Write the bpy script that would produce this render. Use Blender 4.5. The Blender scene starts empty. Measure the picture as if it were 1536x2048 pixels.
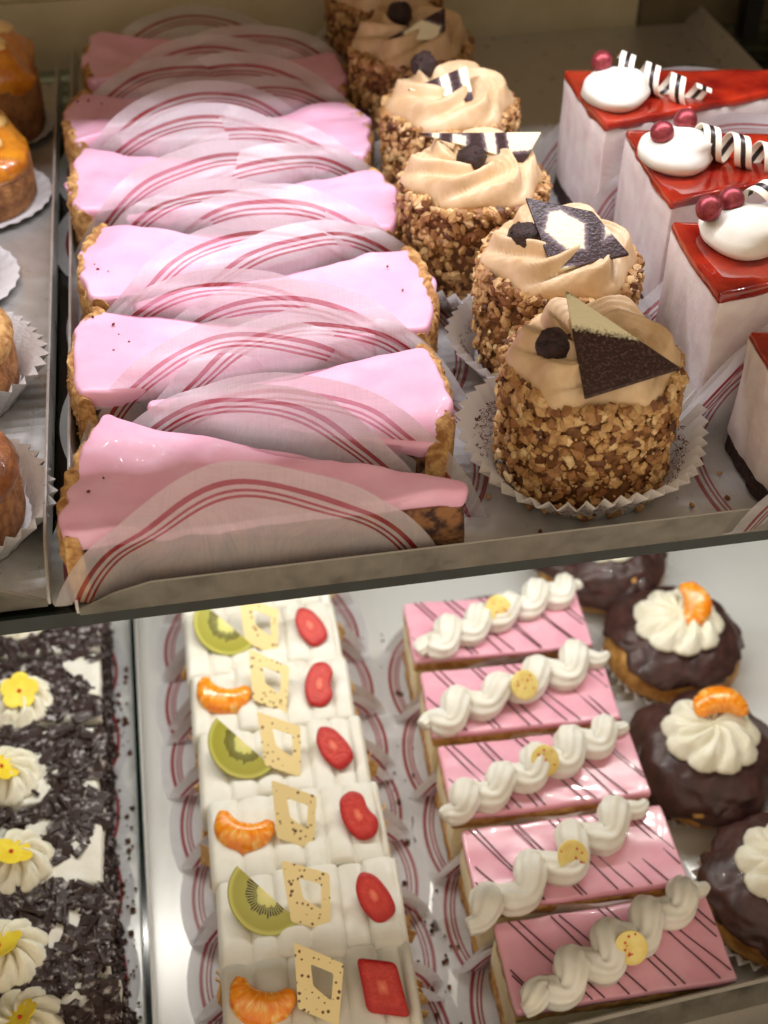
import bpy, math, random
import numpy as np
from mathutils import Vector, Matrix

CM = 0.01
sc = bpy.context.scene
# ------------------------------------------------------------------ camera
cam_d = bpy.data.cameras.new('camera'); cam = bpy.data.objects.new('camera', cam_d)
sc.collection.objects.link(cam); sc.camera = cam
cam_d.sensor_fit = 'VERTICAL'; cam_d.sensor_height = 32.0; cam_d.lens = 32.0 * 2600 / 2048
cam_d.clip_start = 0.01; cam_d.clip_end = 50
cam.location = (0, 0, 0.28)
cam.rotation_euler = (math.radians(90 - 41.8), 0, math.radians(-10))
cam_d.dof.use_dof = True; cam_d.dof.focus_distance = 0.425; cam_d.dof.aperture_fstop = 10.0
# ------------------------------------------------------------------ world: the dim warm room in front of the counter
w = bpy.data.worlds.new('World'); sc.world = w; w.use_nodes = True
wb = w.node_tree.nodes['Background']
wb.inputs[0].default_value = (1.0, 0.82, 0.62, 1); wb.inputs[1].default_value = 0.86
sc.view_settings.view_transform = 'Standard'; sc.view_settings.look = 'None'
sc.view_settings.exposure = 0.0; sc.view_settings.gamma = 1.0
LED_UPPER, LED_LOWER = 0.057, 0.035
LED_COL = (0.95, 0.93, 1.0); LED_COL2 = (1.0, 0.97, 0.90)
sc.render.engine = 'CYCLES'
cy = sc.cycles
cy.use_denoising = True; cy.use_adaptive_sampling = True; cy.adaptive_threshold = 0.02
cy.max_bounces = 9; cy.diffuse_bounces = 4; cy.glossy_bounces = 4; cy.transmission_bounces = 6
cy.transparent_max_bounces = 24; cy.sample_clamp_indirect = 4.0; cy.caustics_reflective = False; cy.caustics_refractive = False

# ------------------------------------------------------------------ helpers
def S(r, g, b):
    f = lambda c: (c / 255 / 12.92) if c / 255 <= 0.04045 else ((c / 255 + 0.055) / 1.055) ** 2.4
    return (f(r), f(g), f(b), 1.0)

def _hash(i, j, k, s):
    n = (i * 374761393 + j * 668265263 + k * 1274126177 + s * 974634777) & 0xFFFFFFFF
    n = ((n ^ (n >> 13)) * 1274126177) & 0xFFFFFFFF
    n = ((n ^ (n >> 16)) * 2246822519) & 0xFFFFFFFF
    return ((n ^ (n >> 15)) & 0xFFFF) / 32767.5 - 1.0
def noise(P, s=0):
    P = np.asarray(P, float); f = np.floor(P).astype(np.int64); t = P - f; t = t * t * (3 - 2 * t)
    r = 0
    for a in (0, 1):
        for b in (0, 1):
            for c in (0, 1):
                h = _hash(f[..., 0] + a, f[..., 1] + b, f[..., 2] + c, s)
                r = r + h * (t[..., 0] if a else 1 - t[..., 0]) * (t[..., 1] if b else 1 - t[..., 1]) * (t[..., 2] if c else 1 - t[..., 2])
    return r
def fbm(P, s=0, o=3):
    P = np.asarray(P, float)
    return sum(noise(P * 2 ** k, s + k) / 2 ** k for k in range(o))

class MB:
    """collects surfaces in cm; build() links them as one mesh object"""
    def __init__(self): self.v = []; self.f = []; self.uv = []; self.n = 0
    def add(self, V, F, uv=None):
        V = np.asarray(V, float).reshape(-1, 3)
        self.v.append(V); self.f += [tuple(i + self.n for i in q) for q in F]
        self.uv.append(np.zeros((len(V), 2)) if uv is None else np.asarray(uv, float).reshape(-1, 2))
        self.n += len(V); return self
    def grid(self, P, cu=False, cv=False, uv=None, flip=False):
        P = np.asarray(P, float); nu, nv = P.shape[:2]; F = []
        for i in range(nu if cu else nu - 1):
            for j in range(nv if cv else nv - 1):
                a, b = i * nv + j, ((i + 1) % nu) * nv + j
                c, d = ((i + 1) % nu) * nv + (j + 1) % nv, i * nv + (j + 1) % nv
                F.append((a, d, c, b) if flip else (a, b, c, d))
        if uv is None:
            U, W = np.meshgrid(np.linspace(0, 1, nu), np.linspace(0, 1, nv), indexing='ij'); uv = np.stack([U, W], -1)
        return self.add(P, F, uv)
    def box(self, x0, x1, y0, y1, z0, z1):
        V = [(x, y, z) for z in (z0, z1) for y in (y0, y1) for x in (x0, x1)]
        return self.add(V, [(0, 2, 3, 1), (4, 5, 7, 6), (0, 1, 5, 4), (2, 6, 7, 3), (0, 4, 6, 2), (1, 3, 7, 5)])
    def disp(self, fn):
        for a in self.v: a[:] = fn(a)
        return self
    def build(self, name, mat, parent=None, smooth=True, angle=40, kind=None):
        V = np.concatenate(self.v) * CM; me = bpy.data.meshes.new(name)
        me.from_pydata(V.tolist(), [], self.f); me.validate(); me.update()
        uv = np.concatenate(self.uv); li = np.empty(len(me.loops), np.int32); me.loops.foreach_get('vertex_index', li)
        l = me.uv_layers.new(name='uv'); l.data.foreach_set('uv', uv[li].astype(np.float32).ravel())
        me.polygons.foreach_set('use_smooth', [smooth] * len(me.polygons))
        if smooth and angle < 180: me.set_sharp_from_angle(angle=math.radians(angle))
        if mat: me.materials.append(mat)
        o = bpy.data.objects.new(name, me); sc.collection.objects.link(o)
        if parent: o.parent = parent
        if kind: o['kind'] = kind
        return o

def thing(name, label, cat, loc=(0, 0, 0), rz=0, group=None):
    o = bpy.data.objects.new(name, None); sc.collection.objects.link(o); o.empty_display_size = 0.01
    o.location = [c * CM for c in loc]; o.rotation_euler = (0, 0, rz)
    return tag(o, label, cat, group)
def tag(o, label, cat, group=None):
    o['label'] = label; o['category'] = cat
    if group: o['group'] = group
    return o
def struct(o): o['kind'] = 'structure'; return o
def place(o, loc, rot=(0, 0, 0), scale=None, order='XYZ'):
    o.rotation_mode = order
    o.location = [c * CM for c in loc]; o.rotation_euler = rot
    if scale is not None: o.scale = (scale,) * 3 if not hasattr(scale, '__len__') else scale
    return o
def link_copy(o, parent=None):
    c = o.copy(); sc.collection.objects.link(c); c.parent = parent; return c

def resample(pts, step):
    pts = [np.array(p, float) for p in pts]; out = []
    for i, p in enumerate(pts):
        q = pts[(i + 1) % len(pts)]; n = max(1, int(round(np.linalg.norm(q - p) / step)))
        out += [p + (q - p) * k / n for k in range(n)]
    return np.array(out)
def rounded(pts, r, seg=4):
    pts = [np.array(p, float) for p in pts]; out = []; n = len(pts)
    for i in range(n):
        p, a, b = pts[i], pts[i - 1], pts[(i + 1) % n]
        da, db = (a - p), (b - p); la, lb = np.linalg.norm(da), np.linalg.norm(db)
        rr = min(r, la * .45, lb * .45); A, B = p + da / la * rr, p + db / lb * rr
        for k in range(seg + 1):
            t = k / seg; out.append((1 - t) ** 2 * A + 2 * t * (1 - t) * p + t * t * B)
    return np.array(out)
def normals2(o):
    e = np.roll(o, -1, 0) - np.roll(o, 1, 0); n = np.stack([e[:, 1], -e[:, 0]], 1)
    return n / np.maximum(np.linalg.norm(n, axis=1, keepdims=True), 1e-9)
def stack(mb, outline, prof, cap=7, bottom=True, topfn=None):
    """outline CCW; prof = [(inset, z)...] from bottom up; closed with a ring-filled cap"""
    o = np.asarray(outline, float); n = normals2(o); c = o.mean(0); rings = []
    for ins, z in prof:
        p = o - n * ins; rings.append(np.column_stack([p, np.full(len(p), z)]))
    last = rings[-1]
    for k in range(1, cap + 1):
        s = 1 - k / cap; s = max(s, 0.004)
        p = c + (last[:, :2] - c) * s; rings.append(np.column_stack([p, np.full(len(p), prof[-1][1])]))
    if bottom:
        p = c + (rings[0][:, :2] - c) * 0.004; rings.insert(0, np.column_stack([p, np.full(len(p), prof[0][1])]))
    R = np.array(rings)
    if topfn: R = topfn(R)
    mb.grid(R, cv=True, flip=True); return mb
def lathe(mb, prof, n=48, fn=None):
    t = np.linspace(0, 2 * np.pi, n, endpoint=False)
    R = np.array([[(r * math.cos(a), r * math.sin(a), z) for a in t] for r, z in prof])
    if fn: R = fn(R)
    return mb.grid(R, cv=True, flip=True)
def tube(mb, path, rad, seg=10, flat=1.0, caps=True):
    path = np.asarray(path, float); n = len(path); rad = np.broadcast_to(np.asarray(rad, float), (n,))
    T = np.gradient(path, axis=0); T /= np.linalg.norm(T, axis=1, keepdims=True) + 1e-12
    up = np.array([0, 0, 1.0]); ring = []
    for i in range(n):
        s = np.cross(T[i], up); s = s / (np.linalg.norm(s) + 1e-9); b = np.cross(s, T[i])
        a = np.linspace(0, 2 * np.pi, seg, endpoint=False)
        ring.append(path[i] + rad[i] * (np.cos(a)[:, None] * s + np.sin(a)[:, None] * b * flat))
    if caps:
        ring.insert(0, np.repeat(path[:1], seg, 0)); ring.append(np.repeat(path[-1:], seg, 0))
    mb.grid(np.array(ring), cv=True); return mb
def sphere(mb, c, r, nu=16, nv=24, fn=None, sq=(1, 1, 1)):
    u = np.linspace(0.02, np.pi - 0.02, nu); v = np.linspace(0, 2 * np.pi, nv, endpoint=False)
    U, Vv = np.meshgrid(u, v, indexing='ij')
    P = np.stack([np.sin(U) * np.cos(Vv) * sq[0], np.sin(U) * np.sin(Vv) * sq[1], np.cos(U) * sq[2]], -1) * r
    if fn: P = fn(P)
    return mb.grid(P + np.array(c), cv=True)
CUBE = np.array([(x, y, z) for z in (-1, 1) for y in (-1, 1) for x in (-1, 1)], float)
CUBEF = [(0, 2, 3, 1), (4, 5, 7, 6), (0, 1, 5, 4), (2, 6, 7, 3), (0, 4, 6, 2), (1, 3, 7, 5)]
def rotm(rng):
    q = np.array([rng.gauss(0, 1) for _ in range(4)]); q /= np.linalg.norm(q); w_, x, y, z = q
    return np.array([[1 - 2 * (y * y + z * z), 2 * (x * y - z * w_), 2 * (x * z + y * w_)], [2 * (x * y + z * w_), 1 - 2 * (x * x + z * z), 2 * (y * z - x * w_)], [2 * (x * z - y * w_), 2 * (y * z + x * w_), 1 - 2 * (x * x + y * y)]])
_g = (1 + 5 ** .5) / 2
ICO = np.array([(-1, _g, 0), (1, _g, 0), (-1, -_g, 0), (1, -_g, 0), (0, -1, _g), (0, 1, _g), (0, -1, -_g), (0, 1, -_g), (_g, 0, -1), (_g, 0, 1), (-_g, 0, -1), (-_g, 0, 1)]) / 1.62
ICOF = [(0, 11, 5), (0, 5, 1), (0, 1, 7), (0, 7, 10), (0, 10, 11), (1, 5, 9), (5, 11, 4), (11, 10, 2), (10, 7, 6), (7, 1, 8), (3, 9, 4), (3, 4, 2), (3, 2, 6), (3, 6, 8), (3, 8, 9), (4, 9, 5), (2, 4, 11), (6, 2, 10), (8, 6, 7), (9, 8, 1)]
def nugget(mb, pos, size, rng, squash, frame):
    V = ICO * np.array(squash) * size * .5 * np.array([[rng.uniform(.62, 1.25)] for _ in range(12)])
    mb.add(V @ frame.T + np.array(pos), ICOF, [(rng.random(), rng.random())] * 12)
def chip(mb, pos, size, rng, squash=(1, 1, 1), frame=None):
    V = CUBE * np.array(squash) * size * .5
    V = V * (1 + np.array([[rng.uniform(-.5, .3) for _ in range(3)] for _ in range(8)]))
    m = rotm(rng) if frame is None else frame
    mb.add(V @ m.T + np.array(pos), CUBEF, [(rng.random(), rng.random())] * 8)

# ------------------------------------------------------------------ materials
def newmat(name):
    m = bpy.data.materials.new(name); m.use_nodes = True; nt = m.node_tree
    return m, nt, nt.nodes['Principled BSDF'], nt.nodes['Material Output']
def coords(nt, rand=True):
    tc = nt.nodes.new('ShaderNodeTexCoord'); mp = nt.nodes.new('ShaderNodeMapping')
    mp.inputs['Scale'].default_value = (100, 100, 100)
    nt.links.new(tc.outputs['Object'], mp.inputs[0])
    if rand:
        oi = nt.nodes.new('ShaderNodeObjectInfo'); mu = nt.nodes.new('ShaderNodeMath'); mu.operation = 'MULTIPLY'; mu.inputs[1].default_value = 37.0
        nt.links.new(oi.outputs['Random'], mu.inputs[0]); nt.links.new(mu.outputs[0], mp.inputs['Location'])
    return mp.outputs[0]
def nnoise(nt, vec, scale, det=4, rough=.55, dist=0):
    n = nt.nodes.new('ShaderNodeTexNoise'); n.inputs['Scale'].default_value = scale; n.inputs['Detail'].default_value = det
    n.inputs['Roughness'].default_value = rough; n.inputs['Distortion'].default_value = dist
    nt.links.new(vec, n.inputs['Vector']); return n.outputs['Fac']
def ramp(nt, fac, stops, mode='LINEAR'):
    r = nt.nodes.new('ShaderNodeValToRGB'); r.color_ramp.interpolation = mode
    e = r.color_ramp.elements
    e[0].position, e[0].color = stops[0]; e[1].position, e[1].color = stops[-1]
    for p, c in stops[1:-1]: k = e.new(p); k.color = c
    nt.links.new(fac, r.inputs[0]); return r.outputs[0]
def math_(nt, op, a, b=None):
    m = nt.nodes.new('ShaderNodeMath'); m.operation = op
    for i, v in enumerate((a, b)):
        if v is None: continue
        if isinstance(v, (int, float)): m.inputs[i].default_value = v
        else: nt.links.new(v, m.inputs[i])
    return m.outputs[0]
def mixc(nt, fac, a, b):
    m = nt.nodes.new('ShaderNodeMix'); m.data_type = 'RGBA'
    for sock, v in ((m.inputs[0], fac), (m.inputs[6], a), (m.inputs[7], b)):
        if hasattr(v, 'is_linked') or hasattr(v, 'links'): nt.links.new(v, sock)
        else: sock.default_value = v
    return m.outputs[2]
def bumpn(nt, bs, h, strength, dist=0.001):
    b = nt.nodes.new('ShaderNodeBump'); b.inputs['Strength'].default_value = strength; b.inputs['Distance'].default_value = dist
    nt.links.new(h, b.inputs['Height']); nt.links.new(b.outputs[0], bs.inputs['Normal'])
def mat(name, c1, c2=None, scale=2.0, lo=.38, hi=.62, rough=.5, bump=0, bscale=12, bdist=.0006, sss=0, sr=(1, .6, .4), srs=.0025, coat=0, metal=0, det=4, spec=.5):
    m, nt, bs, out = newmat(name); v = coords(nt)
    if c2: nt.links.new(ramp(nt, nnoise(nt, v, scale, det), [(lo, c1), (hi, c2)]), bs.inputs['Base Color'])
    else: bs.inputs['Base Color'].default_value = c1
    bs.inputs['Roughness'].default_value = rough; bs.inputs['Metallic'].default_value = metal; bs.inputs['Specular IOR Level'].default_value = spec
    if bump: bumpn(nt, bs, nnoise(nt, v, bscale, 5, .6), bump, bdist)
    if sss: bs.inputs['Subsurface Weight'].default_value = sss; bs.inputs['Subsurface Radius'].default_value = sr; bs.inputs['Subsurface Scale'].default_value = srs
    if coat: bs.inputs['Coat Weight'].default_value = coat; bs.inputs['Coat Roughness'].default_value = .06
    return m

def uvsock(nt):
    n = nt.nodes.new('ShaderNodeUVMap'); n.uv_map = 'uv'; s = nt.nodes.new('ShaderNodeSeparateXYZ'); nt.links.new(n.outputs[0], s.inputs[0])
    return n.outputs[0], s.outputs[0], s.outputs[1]

def paper_material(name, transp=.30):
    m, nt, bs, out = newmat(name); uv, u, vv = uvsock(nt); v = coords(nt, False)
    W = (.97, .96, .98, 1); R = S(184, 48, 60)
    r = nt.nodes.new('ShaderNodeValToRGB'); r.color_ramp.interpolation = 'CONSTANT'; e = r.color_ramp.elements
    stops = [(0, W), (.050, R), (.066, W), (.077, R), (.0825, W), (.093, R), (.0985, W)]
    e[0].position, e[0].color = stops[0]; e[1].position, e[1].color = stops[-1]
    for p, c in stops[1:-1]: k = e.new(p); k.color = c
    nt.links.new(u, r.inputs[0]); col = r.outputs[0]
    wx = nt.nodes.new('ShaderNodeMapping'); wx.inputs['Scale'].default_value = (40, 1.2, 1.2); nt.links.new(v, wx.inputs[0])
    wy = nt.nodes.new('ShaderNodeMapping'); wy.inputs['Scale'].default_value = (1.2, 40, 1.2); nt.links.new(v, wy.inputs[0])
    weave = math_(nt, 'ADD', nnoise(nt, wx.outputs[0], 1, 2), nnoise(nt, wy.outputs[0], 1, 2))
    shade = ramp(nt, math_(nt, 'MULTIPLY', weave, .5), [(.38, (.86, .86, .88, 1)), (.58, (1, 1, 1, 1))])
    mm = nt.nodes.new('ShaderNodeMix'); mm.data_type = 'RGBA'; mm.blend_type = 'MULTIPLY'; mm.inputs[0].default_value = 1
    nt.links.new(col, mm.inputs[6]); nt.links.new(shade, mm.inputs[7]); col = mm.outputs[2]
    df = nt.nodes.new('ShaderNodeBsdfDiffuse'); tl = nt.nodes.new('ShaderNodeBsdfTranslucent'); tp = nt.nodes.new('ShaderNodeBsdfTransparent')
    gl = nt.nodes.new('ShaderNodeBsdfGlossy'); gl.inputs['Roughness'].default_value = .35
    nt.links.new(col, df.inputs[0]); nt.links.new(col, tl.inputs[0])
    a = nt.nodes.new('ShaderNodeMixShader'); a.inputs[0].default_value = .60; nt.links.new(df.outputs[0], a.inputs[1]); nt.links.new(tl.outputs[0], a.inputs[2])
    g = nt.nodes.new('ShaderNodeMixShader'); g.inputs[0].default_value = .05; nt.links.new(a.outputs[0], g.inputs[1]); nt.links.new(gl.outputs[0], g.inputs[2])
    b = nt.nodes.new('ShaderNodeMixShader'); b.inputs[0].default_value = transp; nt.links.new(g.outputs[0], b.inputs[1]); nt.links.new(tp.outputs[0], b.inputs[2])
    nt.links.new(b.outputs[0], out.inputs[0]); return m

def glass_material():
    m, nt, bs, out = newmat('shelf_glass')
    tp = nt.nodes.new('ShaderNodeBsdfTransparent'); tp.inputs[0].default_value = (.80, .88, .84, 1)
    gl = nt.nodes.new('ShaderNodeBsdfGlossy'); gl.inputs['Roughness'].default_value = .02
    fr = nt.nodes.new('ShaderNodeFresnel'); fr.inputs[0].default_value = 1.5
    mx = nt.nodes.new('ShaderNodeMixShader'); nt.links.new(fr.outputs[0], mx.inputs[0]); nt.links.new(tp.outputs[0], mx.inputs[1]); nt.links.new(gl.outputs[0], mx.inputs[2])
    nt.links.new(mx.outputs[0], out.inputs[0]); return m

def steel(name, c, rough, aniso=(1, 60, 1), metal=1.0, bump=.05):
    m, nt, bs, out = newmat(name); v = coords(nt, False)
    mp = nt.nodes.new('ShaderNodeMapping'); mp.inputs['Scale'].default_value = aniso; nt.links.new(v, mp.inputs[0])
    n = nnoise(nt, mp.outputs[0], .8, 4); n2 = nnoise(nt, v, 1.3, 5)
    dark = tuple(x * .84 for x in c[:3]) + (1,)
    nt.links.new(ramp(nt, math_(nt, 'ADD', math_(nt, 'MULTIPLY', n, .5), math_(nt, 'MULTIPLY', n2, .5)), [(.3, dark), (.6, c)]), bs.inputs['Base Color'])
    nt.links.new(ramp(nt, n2, [(.3, (rough * .7,) * 3 + (1,)), (.7, (min(1, rough * 1.3),) * 3 + (1,))]), bs.inputs['Roughness'])
    bs.inputs['Metallic'].default_value = metal
    bumpn(nt, bs, n, bump, .0003); return m

M = {}
M['paper'] = paper_material('striped_translucent_paper', .36)
M['paper_flat'] = paper_material('striped_paper', .10)
M['glass'] = glass_material()
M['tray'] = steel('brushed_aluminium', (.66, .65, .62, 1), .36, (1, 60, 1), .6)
M['lip'] = steel('dark_aluminium', (.33, .31, .27, 1), .42, (60, 1, 1))  # darker tone than the tray sheet, for front lips and rail
M['tray_white'] = mat('satin_white_tray', (.80, .80, .78, 1), (.76, .76, .74, 1), .15, rough=.28, bump=.02, bscale=1, metal=.15)
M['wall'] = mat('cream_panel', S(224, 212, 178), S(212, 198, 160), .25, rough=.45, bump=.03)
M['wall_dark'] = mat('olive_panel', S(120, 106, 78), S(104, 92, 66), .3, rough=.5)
M['edge'] = mat('dark_glass_edge_and_gap', S(26, 38, 34), S(14, 22, 20), 1, rough=.15)
M['black'] = mat('black_profile', S(28, 22, 16), S(18, 14, 10), 2, rough=.5)
M['housing'] = mat('lamp_housing', S(60, 60, 60), S(50, 50, 50), 2, rough=.6)
M['icing'] = mat('pink_icing', S(238, 188, 212), S(234, 176, 202), .6, rough=.42, bump=.22, bscale=1.4, bdist=.0010, sss=.3, sr=(1, .5, .6), srs=.003, coat=.06)
M['sponge'] = mat('brown_tart_filling', S(150, 104, 66), S(60, 36, 30), 2.2, .40, .60, rough=.85, bump=.9, bscale=6, bdist=.0012)
M['crust'] = mat('golden_crust', S(216, 172, 110), S(158, 108, 58), 3.0, rough=.8, bump=.8, bscale=8, bdist=.001)
M['crumb'] = mat('brown_crumb', S(120, 70, 40), S(60, 34, 22), 5, rough=.8)
M['mocha'] = mat('mocha_cream', S(222, 194, 156), S(206, 174, 132), 1.2, rough=.42, bump=.12, bscale=9, bdist=.0004, sss=.12, sr=(1, .6, .35), srs=.001)
M['cakebody'] = mat('mocha_cake_side', S(140, 94, 52), S(96, 60, 32), 2.5, rough=.7, bump=.5, bscale=8)
M['hazel'] = mat('dark_hazelnut_praline', S(58, 34, 30), S(30, 17, 17), 4, .4, .7, rough=.5, bump=.9, bscale=14, bdist=.001)
M['cup'] = None
M['mousse'] = mat('pale_berry_mousse', S(234, 224, 222), S(222, 202, 204), 1.0, .4, .72, rough=.6, bump=.35, bscale=7, bdist=.0007, sss=.3, sr=(1, .7, .6), srs=.003)
M['biscuit'] = mat('dark_biscuit', S(70, 42, 32), S(36, 22, 18), 5, rough=.9, bump=1, bscale=12, bdist=.0015)
M['white_cream'] = mat('white_cream', S(230, 228, 219), S(223, 219, 206), 1, rough=.6, bump=.10, bscale=10, bdist=.0004, sss=.3, sr=(1, .8, .6), srs=.002)
M['ivory_cream'] = mat('ivory_butter_cream', S(238, 235, 218), S(232, 228, 206), 1.2, rough=.45, bump=.12, bscale=9, bdist=.0004, sss=.3, sr=(1, .8, .5), srs=.002)
M['pearl'] = mat('metallic_red_pearl', S(158, 70, 76), S(132, 50, 58), 6, rough=.40, metal=.6, bump=.06, bscale=20)
M['pinkfondant'] = mat('pink_fondant', S(236, 178, 194), S(230, 166, 184), .7, rough=.22, bump=.08, bscale=1.8, bdist=.0007, sss=.3, sr=(1, .4, .5), srs=.003, coat=.35)
M['puff'] = mat('puff_pastry', S(214, 170, 104), S(168, 118, 62), 2.4, rough=.75, bump=.8, bscale=8)
M['custard'] = mat('pale_custard', S(246, 234, 200), S(238, 222, 176), 1.5, rough=.5, bump=.3, bscale=5, sss=.3)
M['chocline'] = mat('thin_chocolate_line', S(84, 46, 48), S(66, 34, 36), 4, rough=.4)
M['choux'] = mat('choux_pastry', S(214, 166, 94), S(164, 108, 48), 1.4, rough=.6, bump=.5, bscale=5, bdist=.0012)
M['choc'] = mat('dark_chocolate_glaze', S(74, 44, 40), S(54, 30, 28), 1.2, rough=.42, bump=.2, bscale=2.5, bdist=.0010, coat=.1)
M['choc_sponge'] = mat('dark_chocolate_sponge', S(66, 42, 36), S(36, 22, 19), 5, rough=.9, bump=1, bscale=10, bdist=.0016)
M['flake'] = mat('dusted_chocolate_flake', S(50, 32, 30), S(190, 184, 184), 3.0, .54, .74, rough=.55)
M['yellow'] = mat('yellow_sugar', S(246, 222, 64), S(240, 206, 44), 2, rough=.5, sss=.2)
M['reddot'] = mat('red_sugar_dot', S(206, 60, 30), S(190, 44, 24), 4, rough=.5)
M['almond'] = mat('toasted_almond', S(232, 192, 128), S(202, 150, 84), 3, rough=.6, bump=.4)
M['browncake'] = mat('brown_sponge_cake', S(178, 124, 74), S(132, 84, 46), 2.2, rough=.8, bump=1, bscale=7, bdist=.0014)
M['brownglaze'] = mat('glazed_brown_crust', S(168, 106, 58), S(126, 74, 36), 1.4, rough=.3, bump=.6, bscale=5, bdist=.001, coat=.5)
M['amber'] = mat('amber_fruit_glaze', S(222, 150, 40), S(190, 106, 22), 1.1, rough=.10, bump=.35, bscale=2.2, bdist=.0015, sss=.35, sr=(1, .5, .15), srs=.004, coat=1)
M['pear'] = mat('glazed_pear_slice', S(240, 214, 150), S(228, 188, 104), 1.3, rough=.12, bump=.3, bscale=2.5, bdist=.001, sss=.3, coat=1)
M['doily'] = mat('white_doily_paper', (.84, .84, .85, 1), (.78, .78, .80, 1), 3, rough=.7, bump=.5, bscale=12)

def nut_material():
    m, nt, bs, out = newmat('roasted_nut_chips'); uv, u, vv = uvsock(nt); v = coords(nt)
    c = ramp(nt, u, [(0, S(78, 44, 22)), (.10, S(128, 78, 36)), (.3, S(164, 118, 68)), (.6, S(190, 148, 94)), (.88, S(214, 178, 124)), (1, S(232, 204, 156))])
    n = ramp(nt, nnoise(nt, v, 6, 3), [(.3, (.72, .66, .58, 1)), (.6, (1, 1, 1, 1))])
    mm = nt.nodes.new('ShaderNodeMix'); mm.data_type = 'RGBA'; mm.blend_type = 'MULTIPLY'; mm.inputs[0].default_value = 1
    nt.links.new(c, mm.inputs[6]); nt.links.new(n, mm.inputs[7]); nt.links.new(mm.outputs[2], bs.inputs['Base Color'])
    bs.inputs['Roughness'].default_value = .5
    bs.inputs['Subsurface Weight'].default_value = .15; bs.inputs['Subsurface Scale'].default_value = .001
    return m
M['nuts'] = nut_material()
def cup_material():
    m, nt, bs, out = newmat('printed_pleated_paper'); uv, u, vv = uvsock(nt)
    mp = nt.nodes.new('ShaderNodeMapping'); mp.inputs['Scale'].default_value = (46, 7, 1); nt.links.new(uv, mp.inputs[0])
    n = nnoise(nt, mp.outputs[0], 1.6, 3, .5, 1.6)
    d = math_(nt, 'ABSOLUTE', math_(nt, 'SUBTRACT', n, .5)); ink = math_(nt, 'LESS_THAN', d, .032)
    band = math_(nt, 'MULTIPLY', math_(nt, 'GREATER_THAN', vv, .30), math_(nt, 'LESS_THAN', vv, .68))
    mp2 = nt.nodes.new('ShaderNodeMapping'); mp2.inputs['Scale'].default_value = (9, 2.2, 1); nt.links.new(uv, mp2.inputs[0])
    patch = math_(nt, 'GREATER_THAN', nnoise(nt, mp2.outputs[0], 1.5, 1), .47)
    k = math_(nt, 'MULTIPLY', math_(nt, 'MULTIPLY', ink, band), patch)
    col = mixc(nt, k, (.82, .80, .78, 1), S(116, 64, 70))
    df = nt.nodes.new('ShaderNodeBsdfDiffuse'); tl = nt.nodes.new('ShaderNodeBsdfTranslucent'); nt.links.new(col, df.inputs[0]); nt.links.new(col, tl.inputs[0])
    a = nt.nodes.new('ShaderNodeMixShader'); a.inputs[0].default_value = .35; nt.links.new(df.outputs[0], a.inputs[1]); nt.links.new(tl.outputs[0], a.inputs[2])
    nt.links.new(a.outputs[0], out.inputs[0]); return m
M['cup'] = cup_material()
def shard_material(name, ang, freq, phase, white=.5):
    m, nt, bs, out = newmat(name); v = coords(nt, False)
    mp = nt.nodes.new('ShaderNodeMapping'); mp.inputs['Rotation'].default_value = (0, 0, ang); nt.links.new(v, mp.inputs[0])
    wv = nt.nodes.new('ShaderNodeTexWave'); wv.inputs['Scale'].default_value = freq; wv.inputs['Distortion'].default_value = .5; wv.inputs['Detail'].default_value = 1
    wv.inputs['Phase Offset'].default_value = phase; nt.links.new(mp.outputs[0], wv.inputs[0])
    gr = nnoise(nt, v, 11, 4)
    f = math_(nt, 'ADD', wv.outputs['Fac'], math_(nt, 'MULTIPLY', math_(nt, 'SUBTRACT', gr, .5), .35))
    dark = mixc(nt, math_(nt, 'GREATER_THAN', gr, .56), S(44, 24, 22), S(82, 58, 58))
    c = nt.nodes.new('ShaderNodeMix'); c.data_type = 'RGBA'
    nt.links.new(ramp(nt, f, [(white - .09, (0, 0, 0, 1)), (white + .06, (1, 1, 1, 1))]), c.inputs[0]); nt.links.new(dark, c.inputs[6]); c.inputs[7].default_value = S(238, 232, 196)
    nt.links.new(c.outputs[2], bs.inputs['Base Color']); bs.inputs['Roughness'].default_value = .28
    bumpn(nt, bs, nnoise(nt, v, 9, 3), .35, .0006); return m
def glaze_material():
    m, nt, bs, out = newmat('red_fruit_glaze'); v = coords(nt)
    nt.links.new(ramp(nt, nnoise(nt, v, .5, 3), [(.38, S(168, 46, 24)), (.62, S(120, 20, 16))]), bs.inputs['Base Color'])
    bs.inputs['Roughness'].default_value = .07; bs.inputs['Coat Weight'].default_value = 1; bs.inputs['Coat Roughness'].default_value = .03
    bs.inputs['Subsurface Weight'].default_value = .5; bs.inputs['Subsurface Radius'].default_value = (1, .12, .08); bs.inputs['Subsurface Scale'].default_value = .004
    bumpn(nt, bs, nnoise(nt, v, 1.1, 2), .12, .001); return m
M['glaze'] = glaze_material()
def curl_material():
    m, nt, bs, out = newmat('striped_white_chocolate'); uv, u, vv = uvsock(nt)
    r = ramp(nt, vv, [(0, S(244, 238, 220)), (.36, S(40, 26, 24)), (.66, S(244, 238, 220))], 'CONSTANT')
    nt.links.new(r, bs.inputs['Base Color']); bs.inputs['Roughness'].default_value = .35; return m
M['curl'] = curl_material()
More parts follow.
